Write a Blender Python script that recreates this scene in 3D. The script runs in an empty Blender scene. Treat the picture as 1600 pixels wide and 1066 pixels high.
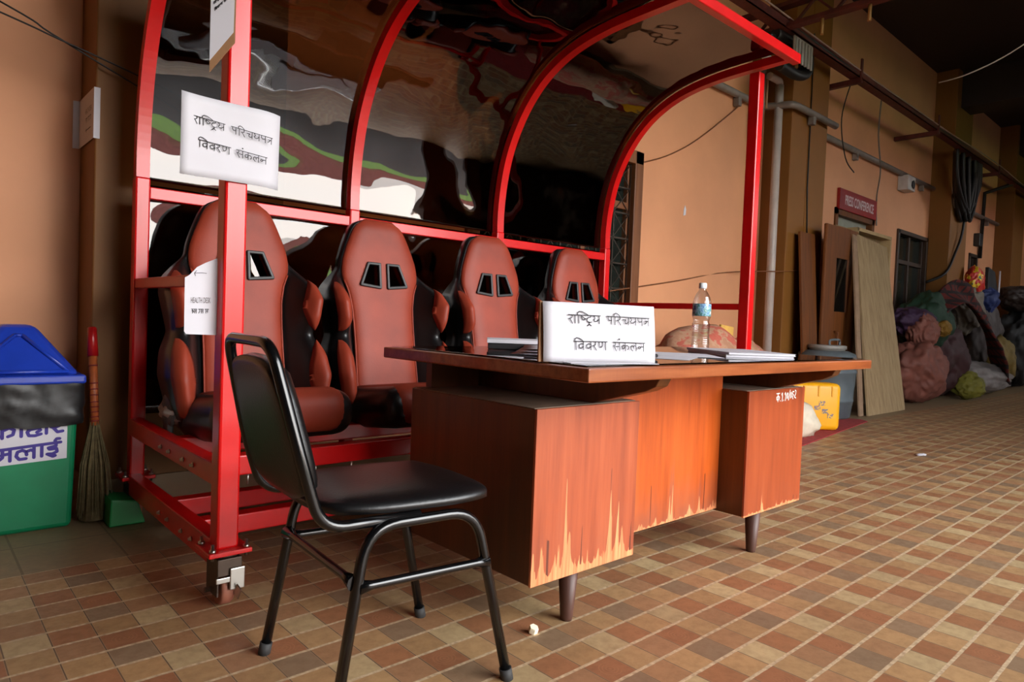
import bpy, bmesh, math, random
from mathutils import Vector, Matrix, noise
sc = bpy.context.scene
COL = sc.collection
PI = math.pi
# ------------------------------------------------------------------ camera
CAM_H = 0.87712
cd = bpy.data.cameras.new('camera'); cam = bpy.data.objects.new('camera', cd); COL.objects.link(cam)
cd.sensor_width = 36.0; cd.lens = 1057.575 / 1600 * 36; cd.clip_start = 0.02; cd.clip_end = 300
pt, yw, rl = 0.0317, 0.7366, -0.0388
fw = Vector((math.sin(yw)*math.cos(pt), math.cos(yw)*math.cos(pt), -math.sin(pt)))
r0 = Vector((math.cos(yw), -math.sin(yw), 0)); d0 = fw.cross(r0)
rt = r0*math.cos(rl) + d0*math.sin(rl); dn = d0*math.cos(rl) - r0*math.sin(rl)
M = Matrix((rt, -dn, -fw)).transposed().to_4x4(); M.translation = (0, 0, CAM_H)
cam.matrix_world = M
sc.camera = cam
# ------------------------------------------------------------------ light and exposure
w = bpy.data.worlds.new('world'); sc.world = w; w.use_nodes = True
nt = w.node_tree; nt.nodes.clear()
tc = nt.nodes.new('ShaderNodeTexCoord'); sx = nt.nodes.new('ShaderNodeSeparateXYZ')
rp = nt.nodes.new('ShaderNodeValToRGB'); bg = nt.nodes.new('ShaderNodeBackground'); ow = nt.nodes.new('ShaderNodeOutputWorld')
nt.links.new(tc.outputs['Generated'], sx.inputs[0]); nt.links.new(sx.outputs[2], rp.inputs[0])
rp.color_ramp.elements[0].position = 0.0; rp.color_ramp.elements[0].color = (1.0, 0.98, 0.95, 1)
rp.color_ramp.elements[1].position = 0.6; rp.color_ramp.elements[1].color = (0.82, 0.90, 1.0, 1)
nt.links.new(rp.outputs[0], bg.inputs[0]); nt.links.new(bg.outputs[0], ow.inputs[0])
bg.inputs[1].default_value = 7.5
sun = bpy.data.lights.new('sky_sun', 'SUN'); sun.energy = 2.2; sun.angle = math.radians(40); sun.color = (1.0, 0.95, 0.88)
so = bpy.data.objects.new('sky_sun', sun); COL.objects.link(so)
so.rotation_euler = Vector((-0.30, 0.85, -0.36)).to_track_quat('-Z', 'Y').to_euler()
vs = sc.view_settings; vs.view_transform = 'Standard'; vs.look = 'None'; vs.gamma = 1; vs.use_curve_mapping = False
vs.exposure = 0.25
sc.cycles.max_bounces = 8
rnd = random.Random(7)
# ------------------------------------------------------------------ materials
def s2l(c):
    c /= 255.0
    return c/12.92 if c <= 0.04045 else ((c+0.055)/1.055)**2.4
def rgb(r, g, b): return (s2l(r), s2l(g), s2l(b), 1)
class NT:
    def __init__(s, name):
        s.m = bpy.data.materials.new(name); s.m.use_nodes = True; s.t = s.m.node_tree
        s.b = s.t.nodes['Principled BSDF']; s.out = s.t.nodes['Material Output']
    def n(s, typ, **kw):
        nd = s.t.nodes.new(typ)
        for k, v in kw.items(): setattr(nd, k, v)
        return nd
    def l(s, a, b): s.t.links.new(a, b)
    def math(s, op, a, b=None, c=None):
        nd = s.n('ShaderNodeMath', operation=op)
        for i, v in enumerate((a, b, c)):
            if v is None: continue
            if isinstance(v, (int, float)): nd.inputs[i].default_value = v
            else: s.l(v, nd.inputs[i])
        return nd.outputs[0]
    def ramp(s, fac, stops, interp='LINEAR'):
        nd = s.n('ShaderNodeValToRGB'); cr = nd.color_ramp; cr.interpolation = interp
        while len(cr.elements) < len(stops): cr.elements.new(0.5)
        for e, (p, c) in zip(cr.elements, stops): e.position = p; e.color = c
        s.l(fac, nd.inputs[0]); return nd.outputs[0]
    def noise(s, scale=5, detail=4, vec=None, rough=0.55, stretch=None):
        nd = s.n('ShaderNodeTexNoise'); nd.inputs['Scale'].default_value = scale; nd.inputs['Detail'].default_value = detail
        nd.inputs['Roughness'].default_value = rough
        if vec is None: vec = s.n('ShaderNodeTexCoord').outputs['Object']
        if stretch:
            mp = s.n('ShaderNodeMapping'); mp.inputs['Scale'].default_value = stretch; s.l(vec, mp.inputs[0]); vec = mp.outputs[0]
        s.l(vec, nd.inputs['Vector']); return nd.outputs[0]
    def mix(s, fac, a, b):
        nd = s.n('ShaderNodeMix', data_type='RGBA')
        if isinstance(fac, (int, float)): nd.inputs[0].default_value = fac
        else: s.l(fac, nd.inputs[0])
        for v, i in ((a, 6), (b, 7)):
            if isinstance(v, tuple): nd.inputs[i].default_value = v
            else: s.l(v, nd.inputs[i])
        return nd.outputs[2]
    def bump(s, h, strength=0.3, dist=0.01):
        nd = s.n('ShaderNodeBump'); nd.inputs['Strength'].default_value = strength; nd.inputs['Distance'].default_value = dist
        s.l(h, nd.inputs['Height']); s.l(nd.outputs[0], s.b.inputs['Normal'])
def mat(name, col, rough=0.5, metal=0.0, var=0.15, scale=8, bump=0.0, spec=0.5, coat=0.0, stretch=None, bscale=None):
    k = NT(name); b = k.b
    f = k.noise(scale, 4, stretch=stretch)
    lo = tuple(c*(1-var) for c in col[:3]) + (1,); hi = tuple(min(1, c*(1+var)) for c in col[:3]) + (1,)
    k.l(k.ramp(f, [(0.3, lo), (0.7, hi)]), b.inputs['Base Color'])
    b.inputs['Roughness'].default_value = rough; b.inputs['Metallic'].default_value = metal
    b.inputs['Specular IOR Level'].default_value = spec; b.inputs['Coat Weight'].default_value = coat; b.inputs['Coat Roughness'].default_value = 0.1
    if bump: k.bump(k.noise(bscale or scale*6, 3), bump, 0.004)
    return k.m
RED = mat('red_paint', rgb(206, 9, 12), 0.3, var=0.12, scale=5, coat=0.1)
BLACKL = mat('black_leather', rgb(15, 14, 15), 0.34, var=0.2, scale=14, bump=0.12, bscale=160)
RUST = mat('rust_leather', rgb(140, 52, 32), 0.52, var=0.16, scale=7, bump=0.10, bscale=160, spec=0.35)
DGREY = mat('dark_plastic', rgb(38, 38, 40), 0.45, var=0.15)
GREYP = mat('grey_plastic', rgb(70, 68, 66), 0.5, var=0.15)
CHROME = mat('galvanised_steel', rgb(190, 188, 182), 0.3, 1.0, var=0.1)
STEELD = mat('dark_steel', rgb(84, 72, 64), 0.42, 0.8, var=0.25)
BLKMETAL = mat('black_enamel_tube', rgb(9, 9, 10), 0.2, var=0.3, scale=30, coat=0.2)
RUBBER = mat('rubber', rgb(48, 48, 48), 0.7)
TREAD = mat('wheel_tread', rgb(150, 92, 72), 0.6)
PAPER = mat('white_paper', rgb(206, 203, 210), 0.75, var=0.02)
INK = mat('black_ink', rgb(28, 24, 28), 0.8, var=0.05)
CARD = mat('brown_cardboard', rgb(150, 110, 76), 0.85, var=0.12)
def wood(name, c1, c2, c3, rough=0.35, chip=None, axis='Z', coat=0.0):
    k = NT(name); st = {'Z': (7, 7, 0.5), 'X': (0.9, 14, 14)}[axis]
    f = k.noise(3.0, 8, stretch=st, rough=0.6); f2 = k.noise(2.4, 3, stretch=(1, 1, 0.6)); f3 = k.noise(30, 3, stretch=(6, 6, 0.25))
    c = k.ramp(f, [(0.30, c1), (0.5, c2), (0.72, c3)])
    c = k.mix(k.math('MULTIPLY', f2, 0.55), c, c1); c = k.mix(k.math('MULTIPLY', k.math('SUBTRACT', f3, 0.4), 0.5), c, c1)
    if chip:
        co = k.n('ShaderNodeTexCoord').outputs['Object']; sp = k.n('ShaderNodeSeparateXYZ'); k.l(co, sp.inputs[0])
        g = k.noise(1.0, 2, stretch=(30, 30, 1.2), rough=0.5); g3 = k.noise(1.0, 3, stretch=(85, 85, 1.5), rough=0.6)
        pk = k.math('POWER', k.math('MULTIPLY', g, 1.62), 9.0); pk3 = k.math('POWER', k.math('MULTIPLY', g3, 1.55), 6.0)
        lim = k.math('ADD', chip[0], k.math('ADD', k.math('MULTIPLY', pk, chip[1]), k.math('MULTIPLY', pk3, chip[2])))
        h = k.math('SUBTRACT', lim, sp.outputs[2]); msk = k.math('GREATER_THAN', h, 0.0)
        raw = k.ramp(k.noise(3, 5, stretch=(26, 26, 1.2)), [(0.35, rgb(186, 106, 62)), (0.65, rgb(226, 150, 98))])
        g4 = k.noise(1.0, 3, stretch=(44, 44, 1.0), rough=0.5)
        crack = k.math('MULTIPLY', k.math('GREATER_THAN', g4, 0.62), k.math('GREATER_THAN', h, -chip[3]))
        stain = k.math('MULTIPLY', k.math('MULTIPLY', k.math('ADD', k.math('ADD', h, k.math('MULTIPLY', f, 0.20)), 0.04), 7.0), k.noise(12, 4))
        c = k.mix(k.math('MULTIPLY', stain, chip[4]), c, rgb(112, 76, 66))
        c = k.mix(k.math('MULTIPLY', crack, 0.8), c, rgb(74, 36, 26))
        c = k.mix(msk, c, raw)
        k.l(k.math('ADD', k.math('MULTIPLY', msk, 0.35), rough), k.b.inputs['Roughness'])
        k.bump(k.math('SUBTRACT', k.math('MULTIPLY', f3, 0.15), k.math('MULTIPLY', msk, 1.5)), 0.3, 0.003)
    else:
        k.b.inputs['Roughness'].default_value = rough; k.bump(f3, 0.06, 0.002)
    k.l(c, k.b.inputs['Base Color']); k.b.inputs['Coat Weight'].default_value = coat
    return k.m
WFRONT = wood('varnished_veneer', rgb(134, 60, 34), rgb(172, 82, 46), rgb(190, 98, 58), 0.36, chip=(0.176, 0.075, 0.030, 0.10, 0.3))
WPANEL = wood('orange_panel_veneer', rgb(150, 62, 18), rgb(192, 86, 28), rgb(206, 100, 38), 0.32, chip=(0.176, 0.022, 0.012, 0.14, 0.9))
WFRONT2 = wood('brown_pedestal_veneer', rgb(128, 54, 24), rgb(160, 70, 32), rgb(176, 84, 42), 0.34, chip=(0.168, 0.018, 0.010, 0.02, 0.15))
WDESK_SHADED = wood('varnished_wood_shaded', rgb(64, 32, 7), rgb(90, 46, 11), rgb(106, 58, 18), 0.36)  # desk veneer tone darkened: shade of the dim left side put into the colour
WTOP = wood('tabletop_wood', rgb(116, 56, 24), rgb(152, 80, 38), rgb(178, 104, 56), 0.3, axis='X', coat=0.2)
WDUST = mat('dusty_ledge', rgb(140, 122, 104), 0.8, var=0.2, scale=12)
WLEG = wood('dark_leg_wood', rgb(62, 36, 28), rgb(84, 52, 40), rgb(104, 68, 52), 0.5)
WDOOR = wood('door_wood', rgb(84, 42, 4), rgb(110, 58, 8), rgb(128, 70, 14), 0.65)
WFRAME = wood('window_wood', rgb(100, 58, 30), rgb(128, 78, 44), rgb(144, 92, 54), 0.5)
WDARK = wood('dark_window_wood', rgb(44, 26, 16), rgb(58, 36, 22), rgb(70, 46, 28), 0.5)
PLY = wood('weathered_plywood', rgb(130, 106, 74), rgb(160, 134, 98), rgb(176, 150, 114), 0.8)
def glass_dark():
    k = NT('smoked_acrylic'); t = k.t
    tr = k.n('ShaderNodeBsdfTransparent'); tr.inputs[0].default_value = (0.34, 0.235, 0.15, 1)
    gl = k.n('ShaderNodeBsdfGlossy'); gl.inputs[0].default_value = (0.95, 0.95, 0.95, 1); gl.inputs['Roughness'].default_value = 0.02
    fr = k.n('ShaderNodeFresnel'); fr.inputs[0].default_value = 1.62
    df = k.n('ShaderNodeBsdfDiffuse'); df.inputs[0].default_value = rgb(120, 100, 84)
    sm = k.ramp(k.noise(2.2, 6, rough=0.7), [(0.56, (0, 0, 0, 1)), (0.8, (0.07, 0.07, 0.07, 1))])
    bp = k.n('ShaderNodeBump'); bp.inputs['Strength'].default_value = 0.25; bp.inputs['Distance'].default_value = 0.02
    k.l(k.noise(3.0, 2), bp.inputs['Height']); k.l(bp.outputs[0], gl.inputs['Normal'])
    m1 = k.n('ShaderNodeMixShader'); k.l(sm, m1.inputs[0]); k.l(tr.outputs[0], m1.inputs[1]); k.l(df.outputs[0], m1.inputs[2])
    m2 = k.n('ShaderNodeMixShader'); k.l(fr.outputs[0], m2.inputs[0]); k.l(m1.outputs[0], m2.inputs[1]); k.l(gl.outputs[0], m2.inputs[2])
    k.l(m2.outputs[0], k.out.inputs['Surface']); return k.m
ACRYL = glass_dark()
def clear(name, ior, tint=(1, 1, 1, 1), rough=0.0):
    k = NT(name); k.b.inputs['Base Color'].default_value = tint; k.b.inputs['Transmission Weight'].default_value = 1
    k.b.inputs['IOR'].default_value = ior; k.b.inputs['Roughness'].default_value = rough
    return k.m
def pet():
    k = NT('clear_plastic_bottle'); tr = k.n('ShaderNodeBsdfTransparent'); tr.inputs[0].default_value = (0.93, 0.94, 0.95, 1); gl = k.n('ShaderNodeBsdfGlossy'); gl.inputs['Roughness'].default_value = 0.05
    fr = k.n('ShaderNodeLayerWeight'); fr.inputs[0].default_value = 0.32; m2 = k.n('ShaderNodeMixShader')
    k.l(k.math('ADD', 0.05, k.math('MULTIPLY', fr.outputs['Facing'], 0.55)), m2.inputs[0]); k.l(tr.outputs[0], m2.inputs[1]); k.l(gl.outputs[0], m2.inputs[2]); k.l(m2.outputs[0], k.out.inputs['Surface'])
    return k.m
PET = pet()
def glass_top():
    k = NT('table_glass'); tr = k.n('ShaderNodeBsdfTransparent'); gl = k.n('ShaderNodeBsdfGlossy'); gl.inputs['Roughness'].default_value = 0.03
    fr = k.n('ShaderNodeFresnel'); fr.inputs[0].default_value = 1.5; m2 = k.n('ShaderNodeMixShader')
    k.l(fr.outputs[0], m2.inputs[0]); k.l(tr.outputs[0], m2.inputs[1]); k.l(gl.outputs[0], m2.inputs[2]); k.l(m2.outputs[0], k.out.inputs['Surface'])
    return k.m
GLTOP = glass_top()
WINGLASS = mat('dark_window_glass', rgb(30, 36, 32), 0.12, var=0.4, scale=3)
def plaster(name, c, var=0.1):
    k = NT(name); f = k.noise(1.1, 6); g = k.noise(30, 3)
    lo = tuple(x*(1-var) for x in c[:3]) + (1,); hi = tuple(x*(1+var) for x in c[:3]) + (1,)
    k.l(k.ramp(f, [(0.3, lo), (0.7, hi)]), k.b.inputs['Base Color']); k.b.inputs['Roughness'].default_value = 0.6
    k.bump(g, 0.08, 0.004); return k.m
WALL = plaster('peach_plaster', rgb(212, 148, 106))
COLUMN = plaster('brown_column_paint', rgb(124, 78, 24))
CEIL = plaster('dark_concrete', rgb(40, 30, 26))  # one even dark tone, for the ceiling and unseen walls
SKIRT = plaster('skirting_tile', rgb(150, 124, 96))
def floor_mat():
    k = NT('floor_tiles'); co = k.n('ShaderNodeNewGeometry').outputs['Position']; sp = k.n('ShaderNodeSeparateXYZ'); k.l(co, sp.inputs[0])
    x, y = sp.outputs[0], sp.outputs[1]
    u = k.math('DIVIDE', k.math('SUBTRACT', x, 0.09620), 0.1); v = k.math('DIVIDE', k.math('SUBTRACT', 0.01499, y), 0.1)
    # i mod 3 counted from x = 1.1962 (tile 0), j counted toward the open side
    iu = k.math('FLOOR', u); jv = k.math('FLOOR', v)
    im = k.math('FLOORED_MODULO', k.math('ADD', iu, 1.0), 3.0); jm = k.math('FLOORED_MODULO', jv, 3.0)
    idn = k.math('ADD', im, k.math('MULTIPLY', jm, 3.0))
    cols = [rgb(154, 104, 70), rgb(170, 132, 90), rgb(184, 158, 116),
            rgb(160, 118, 84), rgb(152, 100, 68), rgb(172, 136, 94),
            rgb(172, 134, 92), rgb(138, 112, 86), rgb(162, 120, 84)]
    c = k.ramp(k.math('DIVIDE', k.math('ADD', idn, 0.5), 9.0), [(i/9.0, q) for i, q in enumerate(cols)], 'CONSTANT')
    wn = k.n('ShaderNodeTexWhiteNoise', noise_dimensions='2D'); cb = k.n('ShaderNodeCombineXYZ'); k.l(iu, cb.inputs[0]); k.l(jv, cb.inputs[1]); k.l(cb.outputs[0], wn.inputs[0])
    hs = k.n('ShaderNodeHueSaturation'); k.l(c, hs.inputs['Color']); k.l(k.math('ADD', 0.9, k.math('MULTIPLY', wn.outputs[0], 0.18)), hs.inputs['Value'])
    c = hs.outputs[0]
    mott = k.noise(26, 5, vec=co, rough=0.7)
    c = k.mix(k.math('MULTIPLY', k.math('SUBTRACT', mott, 0.42), 1.1), c, rgb(96, 62, 40))
    fu = k.math('SUBTRACT', u, iu); fv = k.math('SUBTRACT', v, jv)
    du = k.math('SUBTRACT', fu, 0.5); dv = k.math('SUBTRACT', fv, 0.5)
    rr = k.math('SQRT', k.math('ADD', k.math('MULTIPLY', du, du), k.math('MULTIPLY', dv, dv)))
    ring = k.math('MULTIPLY', k.math('GREATER_THAN', k.math('SINE', k.math('MULTIPLY', rr, 70)), 0.5), k.math('LESS_THAN', rr, 0.36))
    ring = k.math('MULTIPLY', ring, k.math('COMPARE', idn, 4.0, 0.2))
    ring = k.math('MULTIPLY', ring, k.math('GREATER_THAN', mott, 0.45))
    c = k.mix(k.math('MULTIPLY', ring, 0.3), c, rgb(176, 120, 84))
    wob = k.math('MULTIPLY', k.math('SUBTRACT', k.noise(40, 2, vec=co), 0.5), 0.03)
    eu = k.math('SUBTRACT', 0.5, k.math('ABSOLUTE', du)); ev = k.math('ADD', k.math('SUBTRACT', 0.5, k.math('ABSOLUTE', dv)), wob)
    gu = k.math('LESS_THAN', eu, 0.027); gv = k.math('LESS_THAN', ev, 0.048)
    grout = k.math('MAXIMUM', gu, gv)
    gd = k.math('LESS_THAN', eu, 0.016); c = k.mix(k.math('MULTIPLY', gu, 0.55), c, rgb(176, 150, 118)); c = k.mix(k.math('MULTIPLY', gd, 0.85), c, rgb(84, 62, 46)); c = k.mix(gv, c, k.ramp(k.noise(60, 3, vec=co), [(0.3, rgb(158, 132, 102)), (0.7, rgb(214, 188, 152))]))
    # plain larger paving along the wall
    strip = k.math('GREATER_THAN', y, 2.615)
    u2 = k.math('DIVIDE', x, 0.3); f2 = k.math('ABSOLUTE', k.math('SUBTRACT', k.math('FRACT', u2), 0.5))
    v2 = k.math('FRACT', k.math('DIVIDE', k.math('SUBTRACT', y, 2.615), 0.3)); g2 = k.math('ABSOLUTE', k.math('SUBTRACT', v2, 0.5))
    ln = k.math('MAXIMUM', k.math('GREATER_THAN', f2, 0.488), k.math('GREATER_THAN', g2, 0.488))
    c2 = k.mix(k.math('MULTIPLY', ln, 0.6), k.ramp(mott, [(0.3, rgb(128, 106, 78)), (0.7, rgb(152, 128, 98))]), rgb(90, 72, 54))
    c = k.mix(strip, c, c2)
    dirt = k.noise(1.3, 5, vec=co)
    c = k.mix(k.math('MULTIPLY', k.math('SUBTRACT', dirt, 0.38), 0.7), c, rgb(112, 88, 64))
    k.l(c, k.b.inputs['Base Color'])
    k.l(k.math('ADD', 0.36, k.math('MULTIPLY', mott, 0.3)), k.b.inputs['Roughness']); k.b.inputs['Specular IOR Level'].default_value = 0.4
    hgt = k.math('SUBTRACT', k.math('MULTIPLY', mott, 0.25), k.math('MULTIPLY', k.math('MULTIPLY', grout, k.math('SUBTRACT', 1.0, strip)), 0.7))
    k.bump(hgt, 0.6, 0.003)
    return k.m
FLOOR = floor_mat()
# ------------------------------------------------------------------ mesh helpers
class MB:
    def __init__(s): s.bm = bmesh.new(); s.smooth = []
    def _track(s, fn, smooth=False):
        n0 = len(s.bm.faces); fn(); s.bm.faces.ensure_lookup_table()
        if smooth:
            for f in s.bm.faces[n0:]: f.smooth = True
    def box(s, lo, hi, bev=0.0, mtx=None, seg=2, smooth=False):
        t = bmesh.new(); bmesh.ops.create_cube(t, size=1.0)
        lo = Vector(lo); hi = Vector(hi); c = (lo+hi)/2; d = hi-lo
        for v in t.verts: v.co = Vector((v.co.x*d.x, v.co.y*d.y, v.co.z*d.z)) + c
        if bev: bmesh.ops.bevel(t, geom=t.edges[:], offset=min(bev, min(d)*0.49), segments=seg, profile=0.5, affect='EDGES')
        if smooth:
            for f in t.faces: f.smooth = True
        s.add(t, mtx); return s
    def add(s, t, mtx=None):
        if mtx is not None: bmesh.ops.transform(t, matrix=mtx, verts=t.verts)
        me = bpy.data.meshes.new('tmp'); t.to_mesh(me); t.free(); s.bm.from_mesh(me); bpy.data.meshes.remove(me)
    def bar(s, a, b, wx, wy, up=(0, 0, 1), bev=0.004, ext=0.0):
        a = Vector(a); b = Vector(b); z = (b-a).normalized(); u = Vector(up)
        if abs(z.dot(u)) > 0.98: u = Vector((0, 1, 0))
        x = u.cross(z).normalized(); y = z.cross(x); L = (b-a).length
        m = Matrix((x, y, z)).transposed().to_4x4(); m.translation = a
        s.box((-wx/2, -wy/2, -ext), (wx/2, wy/2, L+ext), bev, m); return s
    def tube(s, pts, r, n=10, cap=True, rs=None):
        pts = [Vector(p) for p in pts]; t = bmesh.new(); rings = []
        prev = None
        for i, p in enumerate(pts):
            d = ((pts[min(i+1, len(pts)-1)] - p).normalized() + (p - pts[max(i-1, 0)]).normalized())
            if d.length < 1e-6: d = pts[min(i+1, len(pts)-1)] - pts[max(i-1, 0)]
            d.normalize()
            if prev is None:
                u = Vector((0, 0, 1)) if abs(d.z) < 0.9 else Vector((1, 0, 0)); x = u.cross(d).normalized()
            else: x = (prev - d*prev.dot(d)).normalized()
            prev = x; y = d.cross(x); rr = rs[i] if rs else r
            rings.append([t.verts.new(p + x*rr*math.cos(2*PI*k/n) + y*rr*math.sin(2*PI*k/n)) for k in range(n)])
        for a, b in zip(rings, rings[1:]):
            for k in range(n): t.faces.new((a[k], a[(k+1) % n], b[(k+1) % n], b[k])).smooth = True
        if cap: t.faces.new(rings[0][::-1]); t.faces.new(rings[-1])
        s.add(t); return s
    def lathe(s, prof, c=(0, 0, 0), n=24, mtx=None):
        t = bmesh.new(); rings = []
        for r, z in prof: rings.append([t.verts.new((max(r, 1e-4)*math.cos(2*PI*k/n), max(r, 1e-4)*math.sin(2*PI*k/n), z)) for k in range(n)])
        for a, b in zip(rings, rings[1:]):
            for k in range(n): t.faces.new((a[k], a[(k+1) % n], b[(k+1) % n], b[k])).smooth = True
        t.faces.new(rings[0][::-1]); t.faces.new(rings[-1])
        m = Matrix.Translation(c) if mtx is None else mtx
        s.add(t, m); return s
    def cyl(s, a, b, r, n=12):
        s.tube([a, b], r, n); return s
    def prism(s, poly, d, bev=0.0):      # poly: 3-D points of a planar face, d: extrusion vector
        t = bmesh.new(); d = Vector(d); A = [t.verts.new(p) for p in poly]; B = [t.verts.new(Vector(p)+d) for p in poly]; n = len(A)
        t.faces.new(A[::-1]); t.faces.new(B)
        for k in range(n): t.faces.new((A[k], A[(k+1) % n], B[(k+1) % n], B[k]))
        bmesh.ops.recalc_face_normals(t, faces=t.faces[:])
        if bev: bmesh.ops.bevel(t, geom=t.edges[:], offset=bev, segments=2, profile=0.5, affect='EDGES')
        s.add(t); return s
    def grid(s, fn, nu, nv, smooth=True):
        t = bmesh.new(); V = [[t.verts.new(fn(i/nu, j/nv)) for j in range(nv+1)] for i in range(nu+1)]
        for i in range(nu):
            for j in range(nv): t.faces.new((V[i][j], V[i+1][j], V[i+1][j+1], V[i][j+1])).smooth = smooth
        s.add(t); return s
    def solid(s, front, back, nu, nv):   # closed solid between two grids with the same border parametrisation
        t = bmesh.new()
        F = [[t.verts.new(front(i/nu, j/nv)) for j in range(nv+1)] for i in range(nu+1)]
        B = [[t.verts.new(back(i/nu, j/nv)) for j in range(nv+1)] for i in range(nu+1)]
        for i in range(nu):
            for j in range(nv):
                t.faces.new((F[i][j], F[i+1][j], F[i+1][j+1], F[i][j+1])).smooth = True
                t.faces.new((B[i][j], B[i][j+1], B[i+1][j+1], B[i+1][j])).smooth = True
        for i in range(nu):
            t.faces.new((F[i][0], B[i][0], B[i+1][0], F[i+1][0])).smooth = True
            t.faces.new((F[i][nv], F[i+1][nv], B[i+1][nv], B[i][nv])).smooth = True
        for j in range(nv):
            t.faces.new((F[0][j], F[0][j+1], B[0][j+1], B[0][j])).smooth = True
            t.faces.new((F[nu][j], B[nu][j], B[nu][j+1], F[nu][j+1])).smooth = True
        bmesh.ops.recalc_face_normals(t, faces=t.faces[:])
        s.add(t); return s
    def blob(s, c, dims, seed=0, amp=0.12, freq=2.2, sub=4, flat=None, rot=0.0, folds=0.0):
        t = bmesh.new(); bmesh.ops.create_icosphere(t, subdivisions=sub, radius=1.0); off = Vector((seed*3.7, seed*1.3, -seed*2.1))
        for v in t.verts:
            p = v.co.copy(); k = 1 + amp*noise.noise(p*freq+off) + amp*0.5*noise.noise(p*freq*2.6+off)
            if folds:
                wv = 0.9*noise.noise(p*1.3-off); az = math.atan2(p.y, p.x)+0.5*wv+0.5*p.z; g = Vector((math.cos(az)*2.6, math.sin(az)*2.6, p.z*0.7+wv))+off
                k += 1.5*folds*(abs(noise.noise(g)) - 0.22) + 0.8*folds*(abs(noise.noise(g*2.3)) - 0.2)
            q = Vector((p.x*dims[0], p.y*dims[1], p.z*dims[2]))*k
            v.co = Matrix.Rotation(rot, 3, 'Z') @ q
        for f in t.faces: f.smooth = True
        bmesh.ops.translate(t, vec=Vector(c), verts=t.verts)
        if flat is not None:
            for v in t.verts:
                if v.co.z < flat: v.co.z = flat + 0.002*(v.co.z-flat)
        s.add(t); return s
    def strokes(s, lines, org, ux, uy, wd, nrm, th=0.0006):
        """pen strokes: polylines in (x, y) drawn on the plane org + x*ux + y*uy as thin raised ribbons"""
        org = Vector(org); ux = Vector(ux); uy = Vector(uy); nrm = Vector(nrm)
        t = bmesh.new()
        for ln in lines:
            P = [org + ux*x + uy*y for x, y in ln]
            for a, b in zip(P, P[1:]):
                d = (b-a)
                if d.length < 1e-7: continue
                d.normalize(); sd = d.cross(nrm).normalized()*wd/2
                t.faces.new([t.verts.new(q + nrm*th) for q in (a-sd, b-sd, b+sd, a+sd)])
            for a in P:
                e1 = ux.normalized()*wd/2; e2 = uy.normalized()*wd/2
                t.faces.new([t.verts.new(a + e1*math.cos(q*PI/4) + e2*math.sin(q*PI/4) + nrm*(th*1.05)) for q in range(8)])
        s.add(t); return s
WM = {}
def setprops(o, label=None, cat=None, group=None, kind=None):
    if label: o['label'] = label
    if cat: o['category'] = cat
    if group: o['group'] = group
    if kind: o['kind'] = kind
def thing(name, label, cat, loc=(0, 0, 0), rz=0.0, group=None):
    o = bpy.data.objects.new(name, None); COL.objects.link(o); o.empty_display_size = 0.1
    o.location = loc; o.rotation_euler = (0, 0, rz); setprops(o, label, cat, group)
    WM[o.name] = Matrix.Translation(loc) @ Matrix.Rotation(rz, 4, 'Z'); return o
def part(name, mb, m, parent=None, local=False, label=None, cat=None, group=None, kind=None):
    me = bpy.data.meshes.new(name)
    if parent is not None and not local: bmesh.ops.transform(mb.bm, matrix=WM[parent.name].inverted(), verts=mb.bm.verts)
    if parent is None and not local:
        vs_ = [v.co for v in mb.bm.verts]; lo = Vector([min(c[i] for c in vs_) for i in range(3)]); hi = Vector([max(c[i] for c in vs_) for i in range(3)])
        org = Vector(((lo.x+hi.x)/2, (lo.y+hi.y)/2, lo.z)); bmesh.ops.translate(mb.bm, vec=-org, verts=mb.bm.verts)
    else: org = Vector((0, 0, 0))
    mb.bm.to_mesh(me); mb.bm.free(); me.materials.append(m)
    o = bpy.data.objects.new(name, me); COL.objects.link(o); o.location = org
    if parent is not None: o.parent = parent; WM[o.name] = WM[parent.name].copy()
    setprops(o, label, cat, group, kind); return o
def struct(name, mb, m): return part(name, mb, m, kind='structure')
def copy_tree(o, parent=None):
    c = o.copy(); COL.objects.link(c)
    if parent is not None: c.parent = parent
    for ch in list(o.children): copy_tree(ch, c)
    return c
def text_part(name, body, m, parent, org, ux, uy, height, width=None, bold=0.0, local=False):
    cu = bpy.data.curves.new('txt', 'FONT'); cu.body = body; cu.size = 1.0; cu.offset = bold; cu.resolution_u = 3
    ob = bpy.data.objects.new('txt', cu); COL.objects.link(ob); bpy.context.view_layer.update()
    me = bpy.data.meshes.new_from_object(ob.evaluated_get(bpy.context.evaluated_depsgraph_get()))
    bpy.data.objects.remove(ob); bpy.data.curves.remove(cu)
    xs = [v.co.x for v in me.vertices]; ys = [v.co.y for v in me.vertices]; x0, x1, y0, y1 = min(xs), max(xs), min(ys), max(ys)
    sy = height/(y1-y0); sx_ = width/(x1-x0) if width else sy
    org = Vector(org); ux = Vector(ux).normalized(); uy = Vector(uy).normalized()
    mb = MB(); mb.bm.from_mesh(me); bpy.data.meshes.remove(me)
    for v in mb.bm.verts: v.co = org + ux*(v.co.x-x0)*sx_ + uy*(v.co.y-y0)*sy
    return part(name, mb, m, parent, local=local)
def arc(c, r, a0, a1, e1, e2, n=8):
    c = Vector(c); e1 = Vector(e1); e2 = Vector(e2)
    return [c + e1*r*math.cos(a0+(a1-a0)*i/n) + e2*r*math.sin(a0+(a1-a0)*i/n) for i in range(n+1)]
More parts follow.
